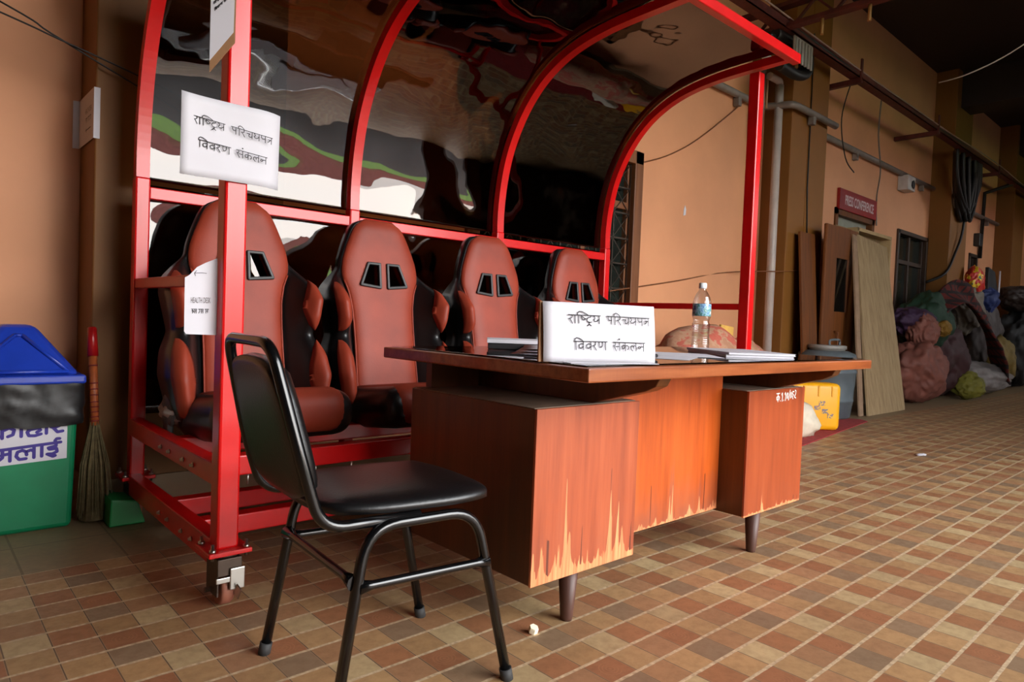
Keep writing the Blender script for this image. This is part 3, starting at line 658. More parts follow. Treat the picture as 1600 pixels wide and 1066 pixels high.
# health desk paper on the left face of the front post
hp = thing('paper_notice', 'white HEALTH DESK paper with cut corner hanging beside the red front post', 'sign', (0.645, 2.05, 0.80))
HN = NX
m = MB(); c0 = Vector((0.598, 2.045, 0.80))
m.prism([c0+Vector(p) for p in ((0.007, 0, 0), (0.092, 0, -0.002), (0.088, 0, 0.222), (0.055, 0, 0.206), (0.032, 0, 0.192), (0.012, 0, 0.168), (0.0, 0, 0.160), (0.001, 0, 0.02), (0.001, 0, 0.008))], (0, 0.0006, 0)); part('sheet', m, PAPER, hp)
GREYINK = mat('grey_ink', rgb(92, 84, 84), 0.8)
text_part('printed_text', 'HEALTH DESK', GREYINK, hp, c0+Vector((0.017, -0.0008, 0.089)), (1, 0, 0.03), (0, 0, 1), 0.016, 0.054)
m = MB(); o_ = c0+Vector((0.019, -0.0004, 0.060))
m.strokes([[(0, 10), (14, 10)], [(3, 10), (3, 0)], [(1, 6), (6, 6), (6, 2)], [(9, 10), (9, 0)], [(9, 5), (13, 6)], [(13, 10), (13, 0)],
           [(18, 10), (31, 10)], [(21, 10), (22, 5), (19, 0)], [(26, 10), (26, 0)], [(26, 5), (30, 6)], [(30, 10), (30, 0)],
           [(35, 10), (45, 10)], [(38, 10), (38, 0)], [(38, 5), (43, 6)], [(43, 10), (42, 1)]], o_, Vector((0.00105, 0, 0.00003)), (0, 0, 0.00115), 0.0017, HN); part('printed_text', m, INK, hp)
m = MB(); m.strokes([[(0.058, 0.176), (0.045, 0.1765), (0.026, 0.1745)], [(0.031, 0.182), (0.025, 0.1745), (0.028, 0.167)]], c0+Vector((0, -0.0004, 0)), (1, 0, 0), (0, 0, 1), 0.0014, HN); part('drawn_arrow', m, INK, hp)
# worn board at the top of the front post
tp = thing('hanging_board', 'worn white notice on torn cardboard fixed high on the red front post', 'sign', (0.665, 2.0, 1.54))
c0 = Vector((0.636, 2.0, 1.535)); bd = Vector((0.056, -0.035, 0)); bn = Vector((-0.53, -0.85, 0))
m = MB(); m.prism([c0, c0+bd*0.98+Vector((0, 0, 0.088)), c0+bd*1.0+Vector((0, 0, 0.42)), c0+Vector((-0.002, 0, 0.36))], -bn*0.006); part('cardboard_back', m, CARD, tp)
m = MB(); m.prism([c0+Vector((0, 0, 0.03)), c0+bd*0.93+Vector((0, 0, 0.115)), c0+bd*0.97+Vector((0, 0, 0.41)), c0+Vector((0, 0, 0.36))], bn*0.0008); part('sheet', m, PAPER, tp)
m = MB(); deva(m, c0+bd*0.5+Vector((0, 0, 0.205))+bn*0.0015, (bd+Vector((0, 0, 0.07))).normalized(), (-0.0, 0, 1), bn, 0.075, 0.0018); part('printed_text', m, INK, tp)
# ------------------------------------------------------------------ things on the desk
bt = thing('water_bottle', 'clear plastic water bottle with blue label and white cap on the desk', 'bottle', (2.63, 1.66, tz))
prof = [(0.030, 0), (0.036, 0.004), (0.0385, 0.012)]
for i in range(11):
    z = 0.02+0.009*i; prof += [(0.0375, z), (0.0395-0.004*math.sin(PI*i/10), z+0.0045)]
prof += [(0.033, 0.125), (0.036, 0.137), (0.0395, 0.146), (0.0395, 0.205), (0.039, 0.212), (0.034, 0.232), (0.025, 0.25), (0.017, 0.262), (0.0145, 0.268), (0.0145, 0.275)]
m = MB(); m.lathe(prof, (2.63, 1.66, tz), 32); part('bottle_body', m, PET, bt)
LBL = NT('bottle_label'); f = LBL.noise(42, 3); LBL.l(LBL.ramp(f, [(0.36, rgb(40, 84, 150)), (0.48, rgb(150, 190, 214)), (0.56, rgb(60, 130, 120)), (0.68, rgb(214, 226, 232))]), LBL.b.inputs['Base Color']); LBL.b.inputs['Roughness'].default_value = 0.25
m = MB(); m.lathe([(0.0396, 0.150), (0.0401, 0.151), (0.0401, 0.203), (0.0396, 0.204)], (2.63, 1.66, tz), 32); part('label', m, LBL.m, bt)
m = MB(); m.lathe([(0.0165, 0.272), (0.017, 0.274), (0.017, 0.292), (0.015, 0.296), (0.006, 0.297)], (2.63, 1.66, tz), 20); part('cap', m, mat('white_cap', rgb(236, 238, 240), 0.35), bt)
def slab(mb, c, rz, L, Wd, z0, th, bev=0.0008): mb.box((-L/2, -Wd/2, 0), (L/2, Wd/2, th), bev, Matrix.Translation((c[0], c[1], z0)) @ Matrix.Rotation(rz, 4, 'Z'))
for i, (lb, z0, th, rz) in enumerate([('lower white paperback lying under another at the right of the desk', tz+0.0002, 0.0085, 0.93), ('upper white paperback lying on another at the right of the desk', tz+0.0092, 0.0085, 0.97)]):
    bk = thing('paperback', lb, 'book', (2.30, 1.35, z0), 0, 'paperbacks on the desk')
    m = MB(); slab(m, (2.375, 1.335), rz, 0.38, 0.25, z0+0.0008, th-0.0016); part('page_block', m, PAPER, bk)
    m = MB(); slab(m, (2.375, 1.335), rz, 0.384, 0.254, z0, 0.0008, 0); slab(m, (2.375, 1.335), rz, 0.384, 0.254, z0+th-0.0008, 0.0007, 0); part('cover', m, mat('grey_cover%d' % i, rgb(196, 194, 202), 0.5), bk)
for lb, c, rz, L, Wd, z in [('loose white sheet lying beside the folded notice on the desk', (1.86, 1.33), 0.45, 0.33, 0.24, tz+0.0004), ('loose white sheet lying between the folded notice and the paperbacks', (2.06, 1.36), 0.75, 0.30, 0.21, tz+0.0016)]:
    m = MB(); slab(m, c, rz, L, Wd, z, 0.0006, 0); part('paper_sheet', m, PAPER, label=lb, cat='paper', group='loose sheets on the desk')
m = MB(); m.tube([(1.60, 1.225, tz+0.010), (1.66, 1.22, tz+0.010), (1.70, 1.222, tz+0.010)], 0.006, 10); part('black_pen', m, INK, label='black pen lying just right of the folded notice on the desk', cat='pen')
pd = thing('open_binder', 'black binder with a white pad on it at the left rear of the desk', 'binder', (1.60, 1.80, tz))
m = MB(); slab(m, (1.62, 1.78), -0.72, 0.175, 0.22, tz+0.0002, 0.020, 0.003); part('binder_cover', m, INK, pd)
m = MB(); slab(m, (1.618, 1.778), -0.70, 0.185, 0.22, tz+0.021, 0.012, 0.001); part('pad', m, PAPER, pd)
m = MB(); m.tube(arc((1.70, 1.70, tz+0.016), 0.014, -PI/2, PI/2, Vector((0.7, -0.7, 0)), (0, 0, 1)), 0.003, 8); part('ring_clip', m, CHROME, pd)
for k in range(3):
    m = MB(); c = (1.54+0.02*k, 1.50+0.015*k); z = tz+0.0004+0.0075*k
    def P(u, v, o, c=c, k=k, z=z):
        x = (u-0.5)*0.29; y = (v-0.5)*0.205; a = 0.55+0.12*k; return (c[0]+x*math.cos(a)-y*math.sin(a), c[1]+x*math.sin(a)+y*math.cos(a), z+o+0.006*math.sin(PI*u)**2)
    m.solid(lambda u, v: P(u, v, 0.0), lambda u, v: P(u, v, 0.0007), 12, 4); part('paper_sheet', m, PAPER, label=['lowest curled white sheet of the pile left of the folded notice', 'middle curled white sheet of the pile left of the folded notice', 'topmost curled white sheet of the pile left of the folded notice'][k], cat='paper', group='curled sheets on the desk')
# painted inventory mark on the right pedestal
m = MB(); WHITEP = mat('white_paint', rgb(240, 236, 230), 0.6, var=0.03)
m.strokes([[(0, 9), (6, 9)], [(3, 9), (3, 0)], [(3, 6), (0, 5), (1, 2), (3, 3)], [(3, 6), (6, 5), (5, 2)], [(8, 0.4), (8.4, 0.6)],
           [(12, 9), (10.5, 7.5), (12, 6), (12.6, 8), (12.2, 0)], [(15, 0.4), (15.4, 0.6)],
           [(19, 9), (17.5, 7.5), (19, 6), (19.6, 8), (19.2, 0)], [(23.5, 9), (22, 6), (22.5, 2), (24, 3), (24.6, 7), (23.5, 9)], [(26, 0), (29, 11)],
           [(31.5, 9), (30, 6), (30.5, 2), (32, 3), (32.6, 7), (31.5, 9)], [(38, 8.5), (35, 9), (34.4, 6.5), (37, 5), (34.4, 3), (36, 0.5)], [(40, 10), (42.4, 9), (41.5, 5.5), (39, 2.5), (42.5, 1)]],
          (2.575, 1.2698, 0.592), (0.0039, 0, 0.0001), (0, 0, 0.0036), 0.0042, NX, th=0.0005)
part('painted_number', m, WHITEP, dk)
# ------------------------------------------------------------------ black chair
F = Vector((0.992, -0.125, 0)); S = Vector((-0.072, -0.997, 0)); O = Vector((0.902, 1.426, 0))
ch = thing('stacking_chair', 'black padded metal chair standing beside the left end of the desk', 'chair', tuple(O))
def cp(u, v, z): return O + F*u + S*v + Vector((0, 0, z))
for v in (-0.212, 0.212):
    sg_ = 1 if v > 0 else -1
    pts = rounded([cp(-0.222, v, 0.0), cp(-0.150, v*0.93, 0.425), cp(0.125, v*0.90, 0.425), cp(0.222, v*0.98, 0.0)], 0.075, 8)
    m = MB(); m.tube(pts, 0.0125, 12); fr = part('side_frame', m, BLKMETAL, ch)
    for u in (-0.222, 0.222):
        m = MB(); a = cp(u, v*(1.0 if u < 0 else 0.98), 0.0); d = (cp(-0.150 if u < 0 else 0.125, v*0.92, 0.425)-a).normalized(); m.tube([a, a+d*0.03], 0.0155, 12); part('rubber_foot', m, RUBBER, fr)
    m = MB(); p0 = cp(-0.168, v*0.95, 0.30); p1 = cp(0.158, v*0.93, 0.30); m.tube([p0, p0+(p1-p0)*0.1, p0+(p1-p0)*0.9, p1], 0.010, 10, rs=[0.016, 0.010, 0.010, 0.016]); part('stretcher', m, BLKMETAL, ch)
# bent tube: under the seat, up the back and over the top
vn = 0.185
half = lambda s_: [cp(-0.02, s_*vn, 0.432), cp(-0.245, s_*vn, 0.430), cp(-0.285, s_*vn, 0.56), cp(-0.345, s_*0.150, 0.812)]
pts = rounded(half(1) + half(-1)[::-1], 0.055, 8)
m = MB(); m.tube(pts, 0.0125, 12); part('back_frame', m, BLKMETAL, ch)
m = MB(); p0 = cp(-0.175, -0.20, 0.31); p1 = cp(-0.175, 0.20, 0.31); m.tube([p0, p0+(p1-p0)*0.12, p0+(p1-p0)*0.88, p1], 0.010, 10, rs=[0.018, 0.010, 0.010, 0.018]); part('stretcher', m, BLKMETAL, ch)
def pad(c_u0, c_u1, hw0, hw1, z0, z1, crown, ex):
    def fn(s_, off):
        def P(u, v):
            a = 2*u-1; b = 2*v-1
            # squircle border
            qa = a*math.sqrt(max(0, 1-0.30*b*b*abs(b))); qb = b*math.sqrt(max(0, 1-0.30*a*a*abs(a)))
            uu = c_u0+(c_u1-c_u0)*(qa+1)/2; hw = hw0+(hw1-hw0)*(qa+1)/2; e = max(0, 1-max(abs(a), abs(b))**ex)
            return uu, qb*hw, e
        return P
    return fn(0, 0)
sp_ = pad(-0.235, 0.205, 0.185, 0.205, 0, 0, 0, 6)
def seat_top(u, v): uu, vv, e = sp_(u, v); return cp(uu, vv, 0.462+0.020*e+0.004*math.sin(PI*u)*math.sin(PI*v))
def seat_bot(u, v): uu, vv, e = sp_(u, v); return cp(uu*1.0, vv, 0.447-0.004*e)
m = MB(); m.solid(seat_top, seat_bot, 24, 24); part('seat_pad', m, BLACKL, ch)
bp_ = pad(0.475, 0.778, 0.186, 0.152, 0, 0, 0, 6)
def back_pt(t, vv, o):   # t = height
    uu = -0.262-0.083*(t-0.49)/0.322; return cp(uu + o, vv, t + o*0.25)
def back_f(u, v): t, vv, e = bp_(u, v); return back_pt(t, vv, 0.016+0.024*e)
def back_b(u, v): t, vv, e = bp_(u, v); return back_pt(t, vv, -0.010-0.006*e)
m = MB(); m.solid(back_f, back_b, 22, 22); part('back_pad', m, BLACKL, ch)
# ------------------------------------------------------------------ bin, broom, dustpan at the left
bn_ = thing('waste_bin', 'green plastic waste bin with blue swing lid and black liner by the wall', 'bin', (0.335, 3.24, 0))
GREEN = mat('green_plastic', rgb(0, 116, 74), 0.35, var=0.1); BLUE = mat('blue_plastic', rgb(28, 58, 168), 0.28, var=0.12); LINER = mat('black_liner', rgb(24, 24, 25), 0.42, var=0.3, scale=20, bump=0.25, bscale=18)
CX, CYb = 0.335, 3.235
def frustum(mb, z0, z1, a0, a1, b0, b1, bev=0.02):
    t = bmesh.new(); bmesh.ops.create_cube(t, size=2.0)
    for v in t.verts:
        top = v.co.z > 0; v.co = Vector((CX+v.co.x*(a1 if top else a0), CYb+v.co.y*(b1 if top else b0), z1 if top else z0))
    if bev: bmesh.ops.bevel(t, geom=t.edges[:], offset=bev, segments=3, profile=0.5, affect='EDGES')
    mb.add(t)
m = MB(); frustum(m, 0.0, 0.56, 0.172, 0.188, 0.150, 0.172); part('bin_body', m, GREEN, bn_)
def liner(u, v, off):
    # rounded-rectangle band with creases
    a = u*2*PI; ca, sa = math.cos(a), math.sin(a); p = 12.0
    k = (abs(ca)**p+abs(sa)**p)**(-1/p); z = 0.405+0.172*v
    cr = 0.012*noise.noise(Vector((ca*4+v*2, sa*4, v*2.5)))+0.005*abs(noise.noise(Vector((ca*8, sa*8+v*3, v*5))))
    hw = 0.207+0.004*math.sin(PI*v)+cr*0.8+off; hd = 0.186+0.004*math.sin(PI*v)+cr*0.8+off
    zz = z + (0.012*noise.noise(Vector((ca*4, sa*4, 3.3))) if v < 0.01 else 0)
    return (CX+hw*k*ca, CYb+hd*k*sa, zz)
m = MB(); m.grid(lambda u, v: liner(u, v, 0.0), 90, 16); m.grid(lambda u, v: liner(u, v, -0.002), 90, 16); part('liner', m, LINER, bn_)
m = MB(); frustum(m, 0.565, 0.600, 0.208, 0.206, 0.194, 0.192, 0.010); frustum(m, 0.596, 0.785, 0.192, 0.055, 0.178, 0.05, 0.025); ld = part('lid', m, BLUE, bn_)
def lidp(x, z, o=0.0):
    f = (z-0.596)/0.189; yy = CYb-(0.178+(0.05-0.178)*f); return Vector((x, yy-o, z))
m = MB(); tri = [(CX-0.150, 0.612), (CX+0.150, 0.612), (CX+0.012, 0.745), (CX-0.012, 0.745)]
m.prism([lidp(x, z, 0.004) for x, z in tri], (0, 0.006, 0)); 
for (xa, za), (xb, zb) in zip(tri, tri[1:]+tri[:1]): m.tube([lidp(xa, za, 0.006), lidp(xb, zb, 0.006)], 0.008, 8)
part('swing_flap', m, BLUE, ld)
def binp(x, z, o=0.0006): return Vector((x, CYb-(0.150+0.022*z/0.56)-o, z))
m = MB(); m.prism([binp(CX-0.15, 0.262), binp(CX+0.150, 0.275), binp(CX+0.150, 0.425), binp(CX-0.15, 0.425)], (0, -0.0008, 0)); part('label_sheet', m, PAPER, bn_)
VIO = mat('violet_ink', rgb(56, 40, 130), 0.6)
# label letters traced from a 1303-wide box; 1 unit = 0.110/1303*... of the label
BT = [[(0, 330), (60, 420), (160, 440)], [(170, 260), (170, 470)], [(0, 440), (100, 445)], [(200, 320), (280, 280), (360, 320), (340, 410), (260, 440)], [(475, 230), (475, 450)],
      [(560, 250), (780, 240)], [(640, 290), (580, 290), (600, 330), (760, 300), (790, 340), (730, 380)], [(640, 310), (570, 370), (600, 440), (700, 445), (800, 415)], [(890, 220), (890, 410)],
      [(1080, 230), (1110, 270), (1040, 300), (970, 290)], [(1000, 300), (1080, 390), (1170, 375)],
      [(20, 700), (1140, 590)], [(180, 690), (180, 830), (110, 890), (50, 870), (60, 800), (130, 790)], [(180, 780), (300, 760)], [(300, 680), (300, 900)],
      [(560, 870), (450, 880), (400, 820), (420, 740), (500, 710), (560, 740), (570, 800)], [(570, 740), (640, 710), (690, 740)], [(690, 650), (690, 860)], [(820, 640), (820, 845)],
      [(1060, 620), (1060, 660), (930, 690), (950, 720), (1070, 710), (1080, 770), (1000, 810), (910, 810)], [(930, 820), (1010, 860), (1050, 845)], [(1070, 610), (1040, 560), (1070, 520), (1120, 520)]]
BT3 = [[((x-1250)*0.000187, -(y-245)*0.000200+(x-1250)*0.000187*-0.03) for x, y in l] for l in BT]
m = MB(); o_ = binp(CX+0.150, 0.408, 0.0016); m.strokes(BT3, o_, (1, 0, 0), (0, -0.04, 1), 0.0115, NX); part('printed_text', m, VIO, bn_)
br = thing('grass_broom', 'upright grass broom with red handle leaning on the brown column', 'broom', (0.575, 3.12, 0))
TOPB = Vector((0.585, 3.20, 0.78)); MIDB = Vector((0.588, 3.13, 0.385)); BOTB = Vector((0.585, 3.11, 0.01))
dr = TOPB-MIDB
m = MB(); m.tube([MIDB+dr*0.70, MIDB+dr*0.99, MIDB+dr*1.0], 0.020, 14, rs=[0.020, 0.0165, 0.012]); part('handle_sleeve', m, mat('red_sleeve', rgb(168, 20, 22), 0.3), br)
m = MB(); m.tube([MIDB, MIDB+dr*0.71], 0.0155, 14); cane = part('cane_handle', m, mat('cane', rgb(166, 84, 40), 0.5, var=0.25, scale=20, stretch=(6, 6, 1)), br)
MAR = mat('maroon_binding', rgb(120, 30, 34), 0.5)
for t in (0.04, 0.08, 0.13, 0.18, 0.23, 0.30, 0.36, 0.42, 0.60): m = MB(); m.tube([MIDB+dr*t, MIDB+dr*(t+0.012)], 0.0175, 14); part('binding', m, MAR, cane)
m = MB(); rn = random.Random(3)
for i in range(420):
    a = rn.uniform(0, 2*PI); rr = math.sqrt(rn.random()); top = MIDB + Vector((0.014*rr*math.cos(a), 0.012*rr*math.sin(a), rn.uniform(-0.01, 0.02)))
    ln = rn.uniform(0.86, 1.0); k = 1.0 if rn.random() > 0.06 else 1.5
    b = MIDB + (BOTB-MIDB)*ln + Vector((0.060*rr*math.cos(a)*k, 0.045*rr*math.sin(a)*k, 0)); b.z = max(b.z, 0.004)
    mid = (top+b)/2 + Vector((0.012*rr*math.cos(a), 0.01*rr*math.sin(a), 0.02)); m.tube([top, mid, b], 0.0016, 4, rs=[0.0014, 0.0018, 0.0012])
m.tube([MIDB, (MIDB+BOTB)/2, BOTB], 0.03, 14, rs=[0.013, 0.030, 0.042]); part('bristles', m, mat('dry_grass', rgb(112, 98, 66), 0.8, var=0.3, scale=40), br)
dp = thing('dustpan', 'green plastic dustpan on the floor beside the grass broom', 'dustpan', (0.68, 3.05, 0))
m = MB(); m.prism([(0.615, 2.98, 0.001), (0.745, 2.98, 0.001), (0.715, 2.98, 0.095), (0.62, 2.98, 0.11)], (0, 0.16, 0), 0.006); part('pan', m, mat('green_dustpan', rgb(20, 130, 66), 0.4), dp)
m = MB(); m.tube([(0.67, 3.13, 0.06), (0.67, 3.24, 0.075)], 0.014, 10); part('handle', m, mat('green_dustpan_handle', rgb(16, 104, 56), 0.4), dp)
m = MB(); m.blob((0.86, 2.90, 0.012), (0.035, 0.022, 0.012), 4, 0.3, 3, 3, flat=0.001); part('crumpled_wrapper', m, mat('blue_wrapper', rgb(90, 92, 160), 0.4), label='small crumpled blue wrapper on the floor under the red frame', cat='wrapper')
# folded paper on the column corner
fp = thing('folded_notice', 'white folded paper notice taped around the corner of the left brown column', 'sign', (0.59, 3.4, 1.53))
m = MB(); Z0 = 1.565
P4 = [(0.560, YW-0.004), (0.594, YW-0.006), (0.594, YC-0.008), (0.628, YC-0.008)]
P4 = [(0.568, 3.592), (0.592, 3.585), (0.5935, 3.292), (0.616, 3.292)]
for (xa, ya), (xb, yb) in zip(P4, P4[1:]):
    m.prism([(xa, ya, Z0), (xb, yb, Z0), (xb, yb, Z0+0.21), (xa, ya, Z0+0.21)], (-0.0006, -0.0006, 0))
part('sheet', m, PAPER, fp)
text_part('printed_text', 'HEALTH DESK', GREYINK, fp, (0.592, 3.46, Z0+0.125), (0, -1, 0), (0, 0, 1), 0.022, 0.13)
m = MB(); m.strokes([[(0, 0), (0.10, 0)], [(0, 0), (0.012, 0.008)], [(0, 0), (0.012, -0.008)]], (0.5925, 3.445, Z0+0.055), (0, -1, 0), (0, 0, 1), 0.004, (-1, 0, 0), th=0.0006)
m.strokes([[(0, 10), (16, 10)], [(3, 10), (3, 0)], [(1, 6), (6, 6)], [(9, 10), (9, 0)], [(13, 10), (13, 0)], [(20, 10), (34, 10)], [(22, 10), (22, 0)], [(27, 10), (27, 0)], [(32, 10), (32, 0)], [(38, 10), (46, 10)], [(41, 10), (41, 0)], [(45, 10), (45, 0)]], (0.5925, 3.45, Z0+0.088), (0, -0.0024, 0), (0, 0, 0.0018), 0.003, (-1, 0, 0))
part('drawn_arrow', m, INK, fp)
CABLE = mat('black_cable', rgb(22, 20, 20), 0.5)
for lb, P in [('thin black cable sagging from upper left across the left brown column', [(-0.6, 3.27, 2.30), (0.276, 3.26, 2.005), (0.44, 3.26, 1.935), (0.769, 3.26, 1.80), (1.3, 3.26, 1.60)]),
              ('thicker black cable crossing the thin one on the left column', [(-0.6, 3.27, 2.16), (0.277, 3.25, 1.962), (0.451, 3.25, 1.921), (0.768, 3.25, 1.845), (1.3, 3.25, 1.70)])]:
    m = MB(); m.tube(spline(P, 6), 0.0035, 6); part('wall_cable', m, CABLE, label=lb, cat='cable')
# white bundle under the first seat
m = MB(); m.blob((0.83, 2.80, 0.475), (0.085, 0.13, 0.065), 11, 0.2, 2.5, 4, folds=0.12); part('cloth_bundle', m, mat('pale_cloth', rgb(150, 140, 132), 0.85, var=0.25, scale=25), label='pale crumpled cloth lying on the red frame beside the first seat', cat='cloth')
# nut and scraps on the floor
m = MB(); mt = Matrix.Translation((1.325, 1.325, 0.011)) @ Matrix.Rotation(0.35, 4, 'X'); m.lathe([(0.013, -0.009), (0.014, -0.006), (0.014, 0.006), (0.013, 0.009)], n=6, mtx=mt)
for f in m.bm.faces: f.smooth = False
part('foam_chip', m, mat('cream_foam', rgb(238, 226, 196), 0.7, var=0.05), label='small cream hexagonal piece lying on the floor tiles before the desk', cat='scrap')
m = MB(); m.blob((5.55, 1.62, 0.006), (0.05, 0.03, 0.006), 2, 0.4, 3, 3, flat=0.001); part('paper_scrap', m, PAPER, label='tiny white paper scrap on the floor tiles far right', cat='scrap')
# ------------------------------------------------------------------ right background
MATR = mat('red_carpet', rgb(150, 44, 44), 0.95, var=0.25, scale=30)
m = MB(); m.prism([(3.9, 2.15, 0.001), (5.1, 2.29, 0.001), (7.12, 2.565, 0.001), (7.2, 2.66, 0.001), (6.9, 3.2, 0.001), (3.9, 3.2, 0.001)], (0, 0, 0.007)); part('red_mat', m, MATR, label='red floor mat under the yellow container and grey barrel', cat='mat')
bd_ = thing('cloth_roll', 'heap of rolled patterned red and beige cloth behind the desk', 'cloth', (4.75, 2.95, 0))
PAT = NT('patterned_cloth'); f = PAT.noise(9, 3); g = PAT.noise(40, 2)
PAT.l(PAT.mix(PAT.math('MULTIPLY', g, 0.5), PAT.ramp(f, [(0.40, rgb(176, 128, 96)), (0.5, rgb(190, 150, 118)), (0.56, rgb(188, 84, 66)), (0.7, rgb(200, 96, 76))]), rgb(150, 100, 84)), PAT.b.inputs['Base Color']); PAT.b.inputs['Roughness'].default_value = 0.9
m = MB(); m.blob((4.70, 2.95, 0.42), (0.66, 0.34, 0.47), 5, 0.10, 1.8, 4, flat=0.009, folds=0.05); m.blob((5.25, 2.95, 0.36), (0.42, 0.3, 0.42), 9, 0.12, 2, 4, flat=0.009); part('cloth', m, PAT.m, bd_)
m = MB(); m.box((-0.10, -0.01, -0.05), (0.10, 0.01, 0.05), 0.004, Matrix.Translation((5.05, 2.95, 0.845)) @ Matrix.Rotation(0.1, 4, 'Y')); part('yellow_card', m, mat('yellow_card', rgb(206, 160, 76), 0.8), bd_)
# yellow container, sack, barrel
yc_ = thing('yellow_container', 'bright yellow plastic container standing on the red mat', 'container', (6.05, 2.62, 0.008), 0)
YEL = mat('yellow_plastic', rgb(236, 166, 14), 0.4, var=0.06)
Ry = Matrix.Translation((6.02, 2.66, 0.009)) @ Matrix.Rotation(-0.72, 4, 'Z')
m = MB(); m.box((-0.235, -0.10, 0.0), (0.235, 0.10, 0.415), 0.045, Ry, seg=4, smooth=True); part('container_body', m, YEL, yc_)
for x in (-0.10, 0.03, 0.15): m = MB(); m.box((x-0.008, -0.106, 0.30), (x+0.008, -0.098, 0.39), 0.003, Ry); part('rib', m, YEL, yc_)
STK = NT('sticker_marks'); STK.l(STK.ramp(STK.noise(60, 2), [(0.4, rgb(226, 170, 40)), (0.5, rgb(90, 96, 110)), (0.62, rgb(190, 120, 90))], 'CONSTANT'), STK.b.inputs['Base Color'])
for x, z in ((0.02, 0.20), (0.09, 0.17), (0.14, 0.13), (0.06, 0.24)): m = MB(); m.box((x-0.025, -0.1022, z-0.02), (x+0.03, -0.0995, z+0.02), 0, Ry); part('sticker', m, STK.m, yc_)
m = MB(); m.blob((5.46, 2.56, 0.13), (0.25, 0.13, 0.17), 21, 0.16, 2.0, 4, flat=0.009, folds=0.12, rot=-0.5); part('plastic_sack', m, mat('cream_sack', rgb(206, 192, 170), 0.5, var=0.15, scale=10, bump=0.4, bscale=14), label='crumpled cream plastic sack slumped in front of the yellow container', cat='sack')
ba = thing('plastic_barrel', 'grey-blue plastic barrel with lid behind the desk end', 'barrel', (7.08, 2.98, 0.0))
BAR = mat('grey_barrel', rgb(84, 92, 96), 0.5, var=0.12)
m = MB(); m.lathe([(0.22, 0), (0.245, 0.02), (0.262, 0.17), (0.268, 0.175), (0.268, 0.195), (0.262, 0.20), (0.282, 0.46), (0.288, 0.465), (0.288, 0.485), (0.282, 0.49), (0.285, 0.60), (0.27, 0.655), (0.20, 0.685)], (7.08, 2.98, 0.002), 32); part('barrel_body', m, BAR, ba)
m = MB(); m.lathe([(0.17, 0.67), (0.17, 0.70), (0.185, 0.703), (0.185, 0.735), (0.17, 0.74), (0.12, 0.742)], (7.08, 2.98, 0.002), 28); part('barrel_lid', m, mat('pale_lid', rgb(138, 134, 128), 0.5), ba)
m = MB(); m.tube(spline([(6.95, 2.90, 0.735), (6.95, 2.90, 0.79), (7.08, 2.88, 0.80), (7.18, 2.9, 0.79), (7.18, 2.9, 0.735)], 4), 0.012, 8); part('lid_handle', m, BAR, ba)
# leaning boards and door leaf
def lean_box(mb, x0, x1, y0, ztop, dy, th, bev=0.003):
    """a sheet standing at y0 on the floor and leaning back by dy at its top"""
    a = math.atan2(dy, ztop); L = math.hypot(dy, ztop)
    mb.box((x0, 0, 0), (x1, th, L), bev, Matrix.Translation((0, y0, 0.001)) @ Matrix.Rotation(-a, 4, 'X'))
m = MB(); t = bmesh.new()
P = [(7.56, 2.735, 0), (8.66, 2.735, 0), (8.02, 3.05, 1.30), (8.22, 3.11, 2.0), (7.26, 3.11, 2.02)]
lf = [(7.62, 2.735, 0.001), (8.72, 2.735, 0.001), (8.80, 2.87, 0.70), (8.86, 3.02, 1.5), (8.92, 3.10, 1.93), (7.99, 3.10, 1.99)]
m.prism(lf, (0, 0.025, 0), 0.002); part('plywood_sheet', m, PLY, label='weathered tan plywood sheet leaning on the wall, front of the boards', cat='board')
ty = thing('tray_board', 'shallow rimmed wooden tray board standing behind the tan plywood sheet', 'board', (8.3, 3.2, 0))
m = MB(); m.box((7.76, 3.24, 0.001), (9.12, 3.26, 2.08), 0.003); part('board_panel', m, PLY, ty)
m = MB(); m.box((8.06, 3.12, 2.04), (9.12, 3.24, 2.08), 0.003); m.box((9.08, 3.12, 0.001), (9.12, 3.24, 2.08), 0.003); m.box((8.06, 3.12, 0.001), (8.10, 3.24, 2.08), 0.003); part('rim', m, mat('tray_rim_wood', rgb(168, 140, 100), 0.8, var=0.15), ty)
m = MB(); m.prism([(7.50, 2.78, 0.001), (7.60, 2.78, 0.001), (7.95, 3.08, 1.96), (7.84, 3.08, 1.97)], (0, 0.02, 0), 0.002); part('thin_plank', m, mat('pale_plank', rgb(140, 112, 88), 0.8, var=0.2), label='thin pale plank leaning at the left edge of the tan plywood sheet', cat='board')
dl = thing('slotted_panel', 'orange-brown wooden door leaf with a narrow dark slot leaning by the column', 'panel', (7.45, 3.15, 0))
m = MB(); x0, x1 = 7.22, 8.05
m.box((x0, 3.10, 0.001), (7.50, 3.14, 2.02), 0.012); m.box((7.80, 3.10, 0.001), (x1, 3.14, 2.02), 0.012); m.box((7.45, 3.102, 1.68), (7.85, 3.138, 2.02), 0.004); m.box((7.45, 3.102, 0.001), (7.85, 3.138, 1.10), 0.004); part('door_panel', m, WDOOR, dl)
m = MB(); m.box((7.49, 3.115, 1.09), (7.81, 3.125, 1.69)); part('slot_pane', m, mat('slot_glass', rgb(16, 15, 14), 0.1, var=0.3), dl)
m = MB(); m.tube(rounded([(7.52, 3.10, 0.72), (7.52, 3.06, 0.72), (7.52, 3.06, 0.88), (7.52, 3.10, 0.88)], 0.02, 4), 0.010, 8); part('pull_handle', m, WDOOR, dl)
m = MB(); lean_box(m, 6.86, 7.20, 3.08, 1.90, 0.14, 0.025); part('brown_board', m, WDOOR, label='dark brown wooden board leaning left of the slotted door leaf', cat='board')
